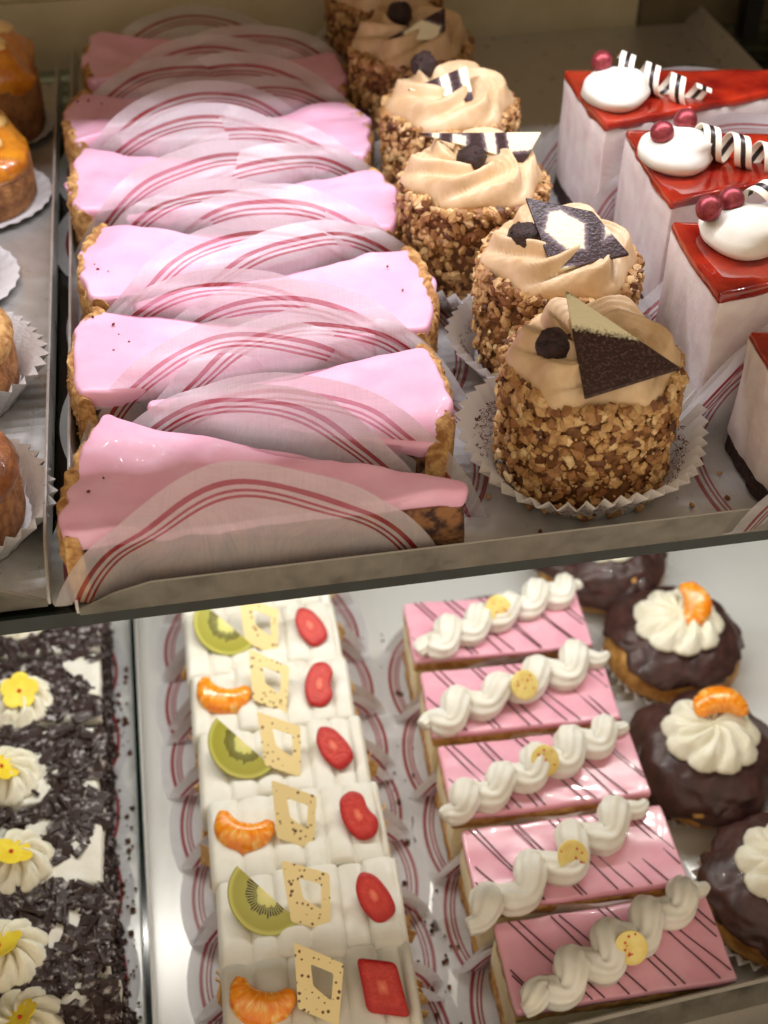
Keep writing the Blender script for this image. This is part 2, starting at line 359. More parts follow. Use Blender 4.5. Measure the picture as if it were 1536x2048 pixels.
def plate_material():
    m, nt, bs, out = newmat('speckled_white_chocolate'); v = coords(nt)
    vo = nt.nodes.new('ShaderNodeTexVoronoi'); vo.inputs['Scale'].default_value = 4.5; nt.links.new(v, vo.inputs['Vector'])
    sp = math_(nt, 'LESS_THAN', math_(nt, 'ADD', vo.outputs['Distance'], math_(nt, 'MULTIPLY', nnoise(nt, v, 2.5, 3), .9)), .66)
    nt.links.new(mixc(nt, sp, S(236, 216, 158), S(104, 62, 34)), bs.inputs['Base Color']); bs.inputs['Roughness'].default_value = .4
    bs.inputs['Subsurface Weight'].default_value = .15; bs.inputs['Subsurface Scale'].default_value = .0015; return m
M['plate'] = plate_material()
def kiwi_material():
    m, nt, bs, out = newmat('kiwi_flesh'); uv, u, vv = uvsock(nt); v = coords(nt, False)
    # u = radius / R, v = angle / 2pi
    base = ramp(nt, u, [(0, S(232, 226, 160)), (.26, S(216, 214, 130)), (.5, S(172, 168, 76)), (.85, S(164, 160, 62)), (.95, S(200, 196, 104)), (1, S(150, 150, 60))])
    seg = math_(nt, 'FRACT', math_(nt, 'MULTIPLY', vv, 46)); a = math_(nt, 'LESS_THAN', math_(nt, 'ABSOLUTE', math_(nt, 'SUBTRACT', seg, .5)), .30)
    band = math_(nt, 'LESS_THAN', math_(nt, 'ABSOLUTE', math_(nt, 'SUBTRACT', u, math_(nt, 'ADD', .32, math_(nt, 'MULTIPLY', nnoise(nt, v, 5, 1), .22)))), .12)
    nt.links.new(mixc(nt, math_(nt, 'MULTIPLY', a, band), base, S(28, 24, 20)), bs.inputs['Base Color'])
    bs.inputs['Roughness'].default_value = .22; bs.inputs['Subsurface Weight'].default_value = .3; bs.inputs['Subsurface Scale'].default_value = .002; bs.inputs['Coat Weight'].default_value = .4; return m
M['kiwi'] = kiwi_material()
def berry_material():
    m, nt, bs, out = newmat('strawberry_flesh'); uv, u, vv = uvsock(nt); v = coords(nt)
    rays = nt.nodes.new('ShaderNodeMapping'); rays.inputs['Scale'].default_value = (1.5, 22, 1); nt.links.new(uv, rays.inputs[0])
    base = ramp(nt, u, [(0, S(226, 128, 100)), (.2, S(212, 92, 70)), (.3, S(190, 48, 38)), (.6, S(196, 58, 46)), (.85, S(180, 30, 26)), (1, S(170, 26, 22))])
    st = ramp(nt, nnoise(nt, rays.outputs[0], 1.5, 2), [(.45, (1, 1, 1, 1)), (.7, (1.25, 1.25, 1.2, 1))])
    mm = nt.nodes.new('ShaderNodeMix'); mm.data_type = 'RGBA'; mm.blend_type = 'MULTIPLY'; mm.inputs[0].default_value = 1
    nt.links.new(base, mm.inputs[6]); nt.links.new(st, mm.inputs[7]); nt.links.new(mm.outputs[2], bs.inputs['Base Color'])
    bs.inputs['Roughness'].default_value = .42; bs.inputs['Subsurface Weight'].default_value = .2; bs.inputs['Subsurface Radius'].default_value = (1, .2, .15); bs.inputs['Subsurface Scale'].default_value = .002
    bumpn(nt, bs, nnoise(nt, v, 7, 4), .6, .0008); return m
M['berry'] = berry_material()
def mandarin_material():
    m, nt, bs, out = newmat('mandarin_flesh'); uv, u, vv = uvsock(nt)
    mp = nt.nodes.new('ShaderNodeMapping'); mp.inputs['Scale'].default_value = (16, 2.2, 1); nt.links.new(uv, mp.inputs[0])
    n = nnoise(nt, mp.outputs[0], 1.3, 3, .5, .4)
    nt.links.new(ramp(nt, n, [(.35, S(236, 128, 14)), (.56, S(246, 160, 40)), (.72, S(252, 214, 140))]), bs.inputs['Base Color'])
    bs.inputs['Roughness'].default_value = .18; bs.inputs['Subsurface Weight'].default_value = .4; bs.inputs['Subsurface Radius'].default_value = (1, .5, .1); bs.inputs['Subsurface Scale'].default_value = .003; bs.inputs['Coat Weight'].default_value = .5
    bumpn(nt, bs, n, .25, .0008); return m
M['mandarin'] = mandarin_material()

# ------------------------------------------------------------------ the display case (setting)
FL = -22.0      # floor of the lower trays
def plain(name, mb, m, **k): return struct(mb.build(name, m, angle=30, **k))
b = MB().box(-40, 26.6, 69.2, 70.2, -26, 40); plain('back_wall', b, M['wall'])
for z0, z1, nm in ((3.35, 14, 'panel'), (-26, 3.15, 'panel')):
    q = MB().box(-39.5, 26.4, 68.9, 69.2, z0, z1).build('wall_panel', M['wall'], bpy.data.objects['back_wall'])
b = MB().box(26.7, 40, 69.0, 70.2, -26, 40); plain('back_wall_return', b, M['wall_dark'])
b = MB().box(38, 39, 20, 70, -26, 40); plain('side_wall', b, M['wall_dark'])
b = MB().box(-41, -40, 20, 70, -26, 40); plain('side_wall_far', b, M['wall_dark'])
b = MB().box(-40, 38, 30, 69, 26.5, 28.0); plain('case_roof', b, M['wall'])
b = MB().box(-40, 38, 14, 69, -26.5, -25); plain('case_floor', b, M['tray'])
for x, wdt in ((31.6, .9), (34.4, .5)):
    o = MB().box(x, x + wdt, 66.0, 67.2, -.3, 26).build('upright_profile', M['black'])
    tag(o, 'dark wide upright profile at the case end' if wdt > .6 else 'dark slim upright profile nearer the case end panel', 'upright')

gs = MB().box(-39.8, 37.8, 28.5, 68.6, -.92, -.34).build('pane', M['glass'])
g = thing('glass_shelf', 'clear glass shelf with dark green front edge carrying the upper trays', 'shelf', (0, 0, 0)); gs.parent = g
MB().box(-39.8, 37.8, 28.36, 28.5, -.93, -.33).build('front_edge', M['edge'], g)

def sheet_tray(name, label, x0, x1, y0, y1, z, h, lean_l, lean_r, lean_f, m_floor, m_wall, front=True, hf=None):
    """folded sheet tray: floor, four upturned walls with thickness"""
    t = thing(name, label, 'tray', ((x0 + x1) / 2, (y0 + y1) / 2, z)); cx, cy_ = (x0 + x1) / 2, (y0 + y1) / 2
    th = .09; X0, X1, Y0, Y1 = x0 - cx, x1 - cx, y0 - cy_, y1 - cy_; hf = hf or h
    n = 30
    MB().box(X0, X1, Y0, Y1, -th, 0).build('tray_floor', m_floor, t)
    def wallseg(p0, p1, out, lean, hh, nm, cut=(0, 0), m=m_wall):
        p0, p1, out = (np.array(a, float) for a in (p0, p1, out)); mb = MB(); rows = []
        for k in range(n + 1):
            s = k / n; p = p0 + (p1 - p0) * s; L = np.linalg.norm(p1 - p0)
            e = min(s * L / cut[0] if cut[0] else 1, (1 - s) * L / cut[1] if cut[1] else 1, 1); H = hh * (0.12 + .88 * e)
            a, c = p + out * lean * H, p + out * (lean * H + th)
            rows.append([(p[0], p[1], -th), (a[0], a[1], H), ((a + c)[0] / 2, (a + c)[1] / 2, H + .03), (c[0], c[1], H), (p[0] + out[0] * th, p[1] + out[1] * th, -th)])
        mb.grid(np.array(rows), cv=True)
        mb.add(rows[0], [(0, 1, 2, 3, 4)]); mb.add(rows[-1], [(4, 3, 2, 1, 0)])
        return mb.build(nm, m, t, angle=35)
    wallseg((X0, Y0), (X0, Y1), (-1, 0), lean_l, h, 'side_wall', (1.6, .4))
    wallseg((X1, Y0), (X1, Y1), (1, 0), lean_r, h, 'side_wall', (1.6, .4))
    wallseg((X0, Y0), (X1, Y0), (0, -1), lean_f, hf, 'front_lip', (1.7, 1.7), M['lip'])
    return t
sheet_tray('metal_tray', 'large aluminium tray carrying the pink slices, nut cakes and cheesecakes', -4.25, 29, 28.05, 68.2, 0, 1.45, .05, .15, .22, M['tray'], M['tray'], hf=1.15)
sheet_tray('metal_tray', 'aluminium tray carrying the brown glazed cakes', -38, -5.2, 28.6, 66.2, 0, 1.5, .05, .05, .3, M['tray'], M['tray'])
sheet_tray('metal_tray', 'white steel tray carrying fruit cream slices, pink slices and choux buns', -4.55, 33, 20.6, 66, FL, 1.0, .03, .03, .2, M['tray_white'], M['tray_white'])
sheet_tray('metal_tray', 'white steel tray under the chocolate flake squares', -36, -5.05, 20.6, 66, FL, .5, .03, .03, .2, M['tray_white'], M['tray_white'])
o = MB().box(-4.92, -4.70, 20.6, 66, FL - .1, FL + .75).build('tray_gap_shade', M['edge'])  # dark strip added as the shade in the gap between the trays
tag(o, 'narrow dark strip added for the shaded gap between the two white trays', 'gap strip')
# front rail of the lower deck with its vent slots
r = thing('front_rail', 'brushed metal front rail with vent slots before the lower tray', 'rail', (14, 20.6, -18), math.radians(3.6))
rp = np.array([[(x, 1.05, -4.0), (x, 1.05, .45), (x, .95, .52), (x, .82, .48), (x, .55, -.75), (x, -.2, -.9), (x, -3.5, -.9), (x, -3.5, -4)] for x in np.linspace(-30, 30, 40)])
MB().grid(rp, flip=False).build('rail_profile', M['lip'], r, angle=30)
for k in range(-6, 8):
    ol = rounded([(k * 2.3 - .95, -2.6), (k * 2.3 + .95, -2.6), (k * 2.3 + .95, -.45), (k * 2.3 - .95, -.45)], .3)
    stack(MB(), ol, [(0, -.95), (0, -.885), (.05, -.87)], 3).build('vent_slot', M['black'], r)

# ------------------------------------------------------------------ LED strips (hooded, above each deck)
def led_strip(label, y, z, x0, x1, dy_front, dy_back, drop, power, col, sp=2.4):
    t = thing('led_strip', label, 'lamp', ((x0 + x1) / 2, y, z)); L = (x1 - x0) / 2
    MB().box(-L, L, -dy_front - .12, dy_back + .12, .12, .3).build('housing', M['housing'], t)
    MB().box(-L, L, -dy_front - .12, -dy_front, -drop, .12).build('flange', M['housing'], t)
    MB().box(-L, L, dy_back, dy_back + .12, -drop, .12).build('flange', M['housing'], t)
    n = int(round((x1 - x0 - 2) / sp)); 
    ld = bpy.data.lights.new('led', 'AREA'); ld.shape = 'SQUARE'; ld.size = .0013; ld.energy = power; ld.color = col
    for i in range(n):
        o = bpy.data.objects.new('led', ld); sc.collection.objects.link(o); o.parent = t
        o.location = ((-L + 1 + (i + .5) * sp) * CM, 0, 0.0005)
led_strip('hooded light strip under the case roof above the upper trays', 44, 22, -16, 36, 0.98, .88, 1.5, LED_UPPER, LED_COL)
MB().box(-.4, .4, -.2, .2, .3, 4.6).build('bracket', M['housing'], bpy.data.objects['led_strip'])
led_strip('hooded light strip under the glass shelf above the lower trays', 42, -1.35, -16, 34, 1.02, 1.1, 1.0, LED_LOWER, LED_COL2)

# ------------------------------------------------------------------ paper rounds with folded flaps
def paper_round(label, group, loc, rz, w0, w1, L, cx, R, seed, up=(86, 86), mat_='paper', z0=.03, cat='paper round', off=.14, bend=(0, 0), hb=2.55):
    rr = np.concatenate([np.linspace(.01, R - 1.3, 10), np.linspace(R - 1.2, R, 9)]); th = np.linspace(0, 2 * np.pi, 120, endpoint=False)
    Rr, T = np.meshgrid(rr, th, indexing='ij'); wob = 1 + .006 * np.sin(3 * T + seed)
    x = cx + Rr * np.cos(T) * wob; y = Rr * np.sin(T) * wob; z = np.full_like(x, z0)
    sl = (w1 - w0) / L; ca = 1 / math.sqrt(1 + sl * sl)
    P = np.stack([x, y, z], -1); rb = .16
    for sd, ang, bd in ((1, up[0], bend[0]), (-1, up[1], bend[1])):
        yy = sd * y; s = (yy - (w0 + off + sl * x)) * ca; m = s > 0
        nx, ny = -sl * ca, ca; fx, fy = x - nx * s, yy - ny * s
        A = np.radians(ang) + .16 * noise(np.stack([x * .35, np.full_like(x, seed * 3.1 + sd), s * .35], -1), seed)
        ph = np.minimum(s / rb, A); rest = np.maximum(s - rb * A, 0)
        r1 = np.minimum(rest, hb); r2 = np.maximum(rest - hb, 0); A2 = A + np.radians(bd) * np.clip(r2 / .9, 0, 1) * (1 + .25 * noise(np.stack([x * .4, np.full_like(x, seed * 1.3 + sd), x * 0], -1), seed + 11))
        o_ = rb * np.sin(ph) + r1 * np.cos(A) + r2 * np.cos(A2); zz = rb * (1 - np.cos(ph)) + r1 * np.sin(A) + r2 * np.sin(A2)
        o_ = o_ + .10 * np.minimum(rest, 2) * noise(np.stack([x * .5, np.full_like(x, seed + .5), zz * .3], -1), seed + 7)
        P[m] = np.stack([fx + nx * o_, sd * (fy + ny * o_), z0 + zz], -1)[m]
    flat = P[..., 2] < z0 + .01
    P[..., 2] += np.where(flat, .05 * np.clip(noise(np.stack([x * .6, y * .6, np.full_like(x, seed)], -1), seed) , 0, 1) * (Rr / R) ** 3, 0)
    uv = np.stack([(R - Rr) / 10, T / (2 * np.pi)], -1)
    o = MB().grid(P, cv=True, uv=uv).build('paper_round', M[mat_], angle=180)
    place(o, loc, (0, 0, rz)); return tag(o, label, cat, group)

# ------------------------------------------------------------------ pink iced tart wedges
ORD = ['first', 'second', 'third', 'fourth', 'fifth', 'sixth', 'seventh', 'eighth', 'ninth', 'tenth', 'eleventh', 'twelfth']
def wedge_outline(L, w0, w1, bulge, step=.28, rc=.10):
    arc = [(bulge * (1 - t * t) * -1 + bulge, -w0 * t) for t in np.linspace(-1, 1, 13)]     # from +w0 to -w0
    pts = [(L, -w1), (L, w1)] + arc
    return resample(rounded(pts, rc, 4), step)
def pink_wedge(i, arc_c, tip, w0, w1, seed, broad):
    rng = random.Random(seed); a = np.array(arc_c, float); tp = np.array(tip, float); L = float(np.linalg.norm(tp - a)); rz = math.atan2(*(tp - a)[::-1])
    lab = f'pink iced tart wedge, {ORD[i]} from the tray front lip, broad end beside the {broad}'
    t = thing('pink_tart_slice', lab, 'tart slice', (a[0], a[1], .08), rz, 'pink iced tart wedges laid head to tail')
    H = 2.75
    ol = wedge_outline(L, w0, w1, .55)
    f = lambda R: R + np.stack([.13 * fbm(R * 2.2, seed), .10 * fbm(R * 2.2 + 9, seed + 1), .02 * fbm(R * 3, seed + 2)], -1)
    stack(MB(), ol, [(.05, 0), (0, .15), (.03, .7), (.02, 1.4), (.04, 2.0), (.03, H - .62)], 4, topfn=f).build('cake', M['sponge'], t)
    # crust wall round the broad end
    rows = []
    ts = np.linspace(-1.02, 1.02, 44)
    for q in ts:
        x0 = .55 * q * q; n = np.array([-1, 1.1 * q / w0 * -0.0]); y = w0 * q
        cs = [(-.06, 0), (-.12, .8), (-.16, 1.7), (-.13, 2.45), (-.05, 2.66), (.12, 2.72), (.30, 2.62), (.42, 2.3), (.45, 0)]
        rows.append([(x0 + u_, y, z_) for u_, z_ in cs])
    Rw = np.array(rows); Rw = Rw + np.stack([.16 * fbm(Rw * 2.8, seed + 4), .03 * fbm(Rw * 3, seed + 5), .07 * fbm(Rw * 2.8 + 4, seed + 6) * (Rw[..., 2] > .3)], -1)
    mb = MB().grid(Rw, cv=True); mb.add(Rw[0], [tuple(range(9))]); mb.add(Rw[-1], [tuple(range(8, -1, -1))])
    for _ in range(110):
        q = rng.uniform(-1, 1); zc = rng.uniform(.05, 2.75); nugget(mb, (.55 * q * q - .12 + rng.uniform(-.03, .06) + (.2 if zc > 2.55 else 0), w0 * q, zc), rng.choice([.07, .11, .16]), rng, (1, 1, .8), rotm(rng))
    mb.build('crust', M['crust'], t, angle=60)
    # icing sheet
    io = wedge_outline(L, w0, w1, .55, .2, .3); nn = normals2(io)
    endmask = np.clip((1.2 - io[:, 0]) / .9, 0, 1)
    pos3 = np.column_stack([io * 1.5, np.full(len(io), seed)])
    io = io - nn * (endmask * (-.02 + .20 * noise(pos3, seed)) - (1 - endmask) * .03 - .07 * noise(pos3 * 1.2 + 5, seed))[:, None]
    def top(R):
        P = R.copy(); k = (P[..., 2] > H - .02)
        cxy = P[..., 0] / L; 
        dip = -.34 * np.exp(-((P[..., 0] - L * .48) / 2.8) ** 2) * (1 - .4 * (P[..., 1] / 2) ** 2) - .10 * np.clip(P[..., 0] / L, 0, 1)
        P[..., 2] += np.where(P[..., 2] > H - .2, dip + .20 * fbm(np.stack([P[..., 0] * .45, P[..., 1] * .6, np.full_like(P[..., 0], seed)], -1), seed, 2), 0)
        drip = .5 * np.clip(noise(np.stack([P[..., 1] * 1.6, np.full_like(P[..., 0], seed * 1.7), P[..., 0] * .9], -1), seed + 3) - .1, 0, 1)
        P[..., 2] -= np.where(R[..., 2] < H - .2, drip * .35, 0); return P
    stack(MB(), io, [(.10, H - .70), (.02, H - .50), (-.02, H - .22), (.0, H - .09), (.04, H - .02), (.09, H + .015), (.14, H + .03)], 12, bottom=False, topfn=top).build('icing', M['icing'], t, angle=75)
    mb = MB()
    for _ in range(rng.choice([2, 3, 5])):
        px = rng.uniform(.2, 1.6) if rng.random() < .75 else rng.uniform(1, L - 1); py = rng.uniform(-1, 1) * (w0 + (w1 - w0) * px / L) * .9
        chip(mb, (px, py, H + .05 - .34 * math.exp(-((px - L * .48) / 2.8) ** 2) - .1 * px / L), rng.uniform(.04, .10), rng)
    mb.build('crumbs', M['crumb'], t, smooth=False, kind='stuff')
    return L, rz
WL = [((-4.15, 31.2), (7.5, 28.5), 2.75, .22), ((7.95, 33.2), (-1.6, 34.25), 2.75, .16), ((-4.1, 37.6), (6.2, 36.6), 2.65, .15), ((8.75, 39.45), (-1.8, 40.4), 2.85, .15),
      ((-3.75, 43.5), (6.4, 43.1), 2.65, .15), ((8.7, 46.25), (-2.0, 46.75), 2.55, .15), ((-4.2, 50.0), (6.4, 49.5), 2.6, .15), ((8.6, 52.7), (-2.0, 53.15), 2.65, .15),
      ((-4.4, 56.0), (6.2, 55.75), 2.5, .15), ((8.5, 58.5), (-2.0, 59.0), 2.45, .15), ((-3.6, 62.4), (6.8, 61.8), 2.8, .5)]
for i, (ac, tp, w0, w1) in enumerate(WL):
    left = i % 2 == 0
    L, rz = pink_wedge(i, ac, tp, w0, w1, 11 + i * 7, 'brown cakes' if left else 'nut cakes')
    lab = f'translucent paper with red rim stripes folded round the {ORD[i]} pink wedge from the front lip'
    # W(+y local) flap and (-y local) flap
    paper_round(lab, 'striped papers folded round the pink wedges', (ac[0], ac[1], 0), rz, w0, w1, L, 5.3 if left else 4.4, 6.25 + .12 * math.sin(i * 2.3), 5 + i, up=(88 + 2 * math.sin(i * 1.7), 88 + 2 * math.sin(i * 2.9 + 1)), bend=(-46, 42) if left else (42, -46), hb=2.72)

# ------------------------------------------------------------------ nut coated mocha cakes
def rosette(seed, R=2.62, H=.9, lobes=6, twist=15., amp=.55, dip=.35, nr=44, nt_=180, rim=.06):
    ro = np.linspace(0.002, 1, nr); th = np.linspace(0, 2 * np.pi, nt_, endpoint=False); Q, T = np.meshgrid(ro, th, indexing='ij')
    ph = lobes * T + twist * Q + 1.1 * noise(np.stack([np.cos(T) * 1.1, np.sin(T) * 1.1, Q * 1.5 + seed], -1), seed); fr_ = (ph / (2 * np.pi)) % 1; sw = np.where(fr_ < .78, fr_ / .78, (1 - fr_) / .22) + .12 * np.abs(np.sin(ph * 2.5))
    wob = 1 + rim * np.sin(lobes * T + twist) + .05 * noise(np.stack([np.cos(T) * 1.3, np.sin(T) * 1.3, np.full_like(T, seed)], -1), seed)
    z = H * np.sqrt(np.clip(1 - Q ** 2.6, 0, 1)) * (1 - dip * np.exp(-(Q / .35) ** 2)) + amp * sw * np.clip(Q * 2.2, .15, 1) * np.clip((1 - Q) * 6, 0, 1)
    x, y = R * Q * wob * np.cos(T), R * Q * wob * np.sin(T)
    z = z + .05 * fbm(np.stack([x * 1.1, y * 1.1, np.full_like(x, seed)], -1), seed)
    P = np.stack([x, y, z], -1)
    low = np.stack([x[-1] * .93, y[-1] * .93, np.full(nt_, -.18)], -1)[None]
    return MB().grid(np.concatenate([P, low], 0), cv=True, flip=False)
def nut_coat(seed, R=2.78, H=4.15, N=2300):
    rng = random.Random(seed); mb = MB()
    for k in range(N):
        if rng.random() < .80:
            a = rng.uniform(0, 2 * math.pi); z = H * rng.random() ** .88; z = min(z, H - .1)
            bald = noise(np.array([[math.cos(a) * 1.7, math.sin(a) * 1.7, z * .6]]), seed)[0]
            if z < 1.7 and bald > .25: continue
            rr = R + rng.uniform(-.02, .10) - .12 * max(0, (z - H + .5)) ; n = np.array([math.cos(a), math.sin(a), .1])
            p = (rr * n[0], rr * n[1], z + .1)
        else:
            a = rng.uniform(0, 2 * math.pi); q = rng.uniform(.82, 1.02) * R; n = np.array([math.cos(a) * .5, math.sin(a) * .5, 1]); p = (q * math.cos(a), q * math.sin(a), H + rng.uniform(-.05, .12))
        n = n / np.linalg.norm(n); t1 = np.cross(n, [rng.gauss(0, 1) for _ in range(3)]); t1 /= np.linalg.norm(t1)
        n2 = n + .5 * np.array([rng.gauss(0, .5) for _ in range(3)]); n2 /= np.linalg.norm(n2); t2 = np.cross(n2, t1); t2 /= np.linalg.norm(t2); t1 = np.cross(t2, n2)
        nugget(mb, p, rng.choice([.09, .12, .17, .22, .27, .33, .40, .48]), rng, (1.05, .78, .55), np.stack([t1, t2, n2], 1))
    return mb
body_mb = lathe(MB(), [(.01, 0), (2.3, 0), (2.55, .1), (2.68, .5), (2.75, 1.5), (2.76, 3.2), (2.68, 3.9), (2.45, 4.15), (1.6, 4.2), (.01, 4.2)], 60, lambda R: R * (1 + .012 * fbm(R * 1.5, 3))[..., None])
SH = {0: [(-.84, .86, 6.3), (-.93, -.13, 5.92), (-1.16, -2.77, 4.9), (1.82, -2.47, 5.4)], 1: [(-1.11, .95, 6.2), (-.79, -1.81, 4.9), (1.76, -1.97, 5.4), (.95, -.2, 6.1)],
      2: [(-1.95, 1.38, 5.6), (1.81, -.49, 5.0), (2.55, .04, 5.9)], 3: [(-1.92, -.44, 5.2), (.62, -1.64, 5.0), (.6, -.17, 5.9)], 4: [(-1.4, -1.78, 5.2), (1.19, -1.85, 5.0), (1.4, -.69, 6.0)]}
HZ = {0: (-1.43, -.34, 5.05), 1: (-1.32, .02, 5.1), 2: (-.22, -.33, 5.15), 3: (-.86, 1.4, 5.3), 4: (-.43, .44, 5.3), 5: (-.8, .4, 5.2)}
NC = [(12.3, 32.0), (12.9, 38.0), (11.3, 44.3), (11.8, 50.9), (11.4, 57.6), (11.3, 64.0)]
def pane_material(name, scale, wid, seed):
    m, nt, bs, out = newmat(name); v = coords(nt, False)
    mp = nt.nodes.new('ShaderNodeMapping'); mp.inputs['Location'].default_value = (seed, seed * .7, 0); mp.inputs['Scale'].default_value = (1, 1, 0); nt.links.new(v, mp.inputs[0])
    vo = nt.nodes.new('ShaderNodeTexVoronoi'); vo.feature = 'DISTANCE_TO_EDGE'; vo.inputs['Scale'].default_value = scale; nt.links.new(mp.outputs[0], vo.inputs['Vector'])
    gr = nnoise(nt, v, 9, 4)
    f = math_(nt, 'ADD', vo.outputs['Distance'], math_(nt, 'MULTIPLY', math_(nt, 'SUBTRACT', gr, .5), .07))
    nt.links.new(ramp(nt, f, [(wid * .45, S(52, 30, 32)), (wid * .8, S(112, 96, 104)), (wid, S(238, 232, 200))]), bs.inputs['Base Color']); bs.inputs['Roughness'].default_value = .3
    bumpn(nt, bs, gr, .35, .0006); return m
SHM = [shard_material('banded_chocolate', .30, .08, 4.7, .80), pane_material('marbled_chocolate', .62, .24, 3.1), pane_material('pale_marbled_chocolate', .50, .11, 7.7)]
SHT = ['half dark half white chocolate shard', 'marbled chocolate kite', 'long pale chocolate triangle', 'short pale chocolate triangle', 'dark marbled chocolate triangle in shade', 'dark chocolate triangle']
coat = [nut_coat(5), nut_coat(9)]; coat_o = [None, None]; body_o = None
def cup(label, loc, rz, R0=2.75, R1=3.95, Hc=1.75, n=46, seed=0, m='cup', group=None, cat='paper cup'):
    n = max(n, 40)
    rows = []; K = 9; th = np.linspace(0, 2 * np.pi, n * 4, endpoint=False)
    for k in range(-3, K):
        s = max(k, 0) / (K - 1); pl = (np.abs(((th * n / (2 * np.pi)) % 1) - .5) * 4 - 1)
        if k < 0: r_ = R0 * (k + 3.01) / 3.01 + 0 * th; z = np.full_like(th, .04)
        else:
            r_ = R0 + (R1 - R0) * s ** 1.15 + .15 * (.15 + .85 * s) * pl + .20 * s * np.sin(2 * th + seed) + .12 * s * np.sin(5 * th + seed * 2)
            z = .04 + Hc * (s ** .95) * (1 + .05 * np.sin(3 * th + seed)) - .05 * s * pl
        rows.append(np.stack([r_ * np.cos(th), r_ * np.sin(th), z], -1))
    P = np.array(rows); U, W = np.meshgrid(np.clip(np.arange(-3, K) / (K - 1), 0, 1), th / (2 * np.pi), indexing='ij')
    o = MB().grid(P, cv=True, uv=np.stack([W, U], -1)).build('paper_cup', M[m], angle=20)
    place(o, loc, (0, 0, rz)); return tag(o, label, cat, group)
for i, (x, y) in enumerate(NC):
    t = thing('nut_cake', f'nut coated cake with {SHT[i]}, {ORD[i]} from the front lip', 'cake', (x, y, .1), 0, 'nut coated mocha cakes in a row')
    if body_o is None: bo = body_o = body_mb.build('cake', M['cakebody'], t)
    else: bo = link_copy(body_o, t)
    k = i % 2
    if coat_o[k] is None: co = coat_o[k] = coat[k].build('nut_coating', M['nuts'], t, smooth=False, kind='stuff')
    else: co = link_copy(coat_o[k], t)
    bo.rotation_euler[2] = i * 1.3; co.rotation_euler[2] = i * 2.1
    ro = rosette(20 + i).build('mocha_rosette', M['mocha'], t, angle=180); place(ro, (0, 0, 4.15), (0, 0, i * 1.1))
    hz = MB(); sphere(hz, (0, 0, 0), .56, 18, 24, lambda P: P * (1 + .13 * fbm(P * 3.2, 40 + i))[..., None], (1, 1, .95))
    rg = random.Random(i)
    for _ in range(9):
        d = np.array([rg.gauss(0, 1) for _ in range(3)]); d[2] = abs(d[2]); d /= np.linalg.norm(d); chip(hz, d * .55, .09, rg)
    place(hz.build('praline_hazelnut', M['hazel'], t), np.array(HZ[i]) + (0, 0, .12))
    pts = np.array(SH.get(i, [(-1.2, -1.2, 5.2), (1.2, -1.4, 5.0), (1.3, 0, 6)])); c = pts.mean(0)
    nrm = sum(np.cross(pts[j] - c, pts[(j + 1) % len(pts)] - c) for j in range(len(pts))); nrm /= np.linalg.norm(nrm)
    if nrm[2] < 0: nrm = -nrm; pts = pts[::-1]
    ux = pts[1] - pts[0]; ux = ux - nrm * (ux @ nrm); ux /= np.linalg.norm(ux); uy = np.cross(nrm, ux)
    ol2 = np.array([((p - c) @ ux, (p - c) @ uy) for p in pts])
    so = stack(MB(), resample(rounded(ol2, .06, 2), .3), [(.02, -.07), (0, -.05), (0, .05), (.02, .07)], 4).build('chocolate_shard', SHM[[0, 1, 2, 2, 1, 1][i]], t, angle=30)
    mw = Matrix((ux, uy, nrm)).transposed().to_4x4(); mw.translation = Vector(c * CM); so.matrix_local = mw
    cup(f'pleated paper cup with faded script under the {ORD[i]} nut cake from front lip', (x, y, .0), i * .7, seed=i, R1=3.8 if i else 4.1, Hc=1.6 if i else 1.8)

# ------------------------------------------------------------------ cheesecake wedges with red glaze
def dollop(R, H, seed):
    """smooth piped blob whose tip has folded over to one side"""
    pr = [(.01, -.05), (R * .8, -.05), (R * .96, .10 * H), (R, .27 * H), (R * .96, .44 * H), (R * .84, .60 * H), (R * .66, .74 * H), (R * .47, .86 * H), (R * .30, .96 * H), (R * .16, 1.08 * H), (.02, 1.14 * H)]
    def f(P):
        h = np.clip(P[..., 2:] / H, 0, 1.2); a = np.arctan2(P[..., 1], P[..., 0])
        Q = P + .10 * R * np.stack([fbm(P * .8 / R, seed), fbm(P * .8 / R + 7, seed), .5 * fbm(P * .8 / R + 3, seed)], -1) * np.clip(h + .3, 0, 1)
        gr = 1 + .13 * np.sin(a + 7.5 * h[..., 0] + seed) * np.clip(h[..., 0] * 2.2 - .25, 0, 1) + .05 * np.sin(3 * a + 4 * h[..., 0]); Q[..., :2] *= gr[..., None]
        Q[..., 0] += .42 * R * h[..., 0] ** 3; Q[..., 2] -= .14 * H * h[..., 0] ** 4; return Q
    return lathe(MB(), pr, 48, f)
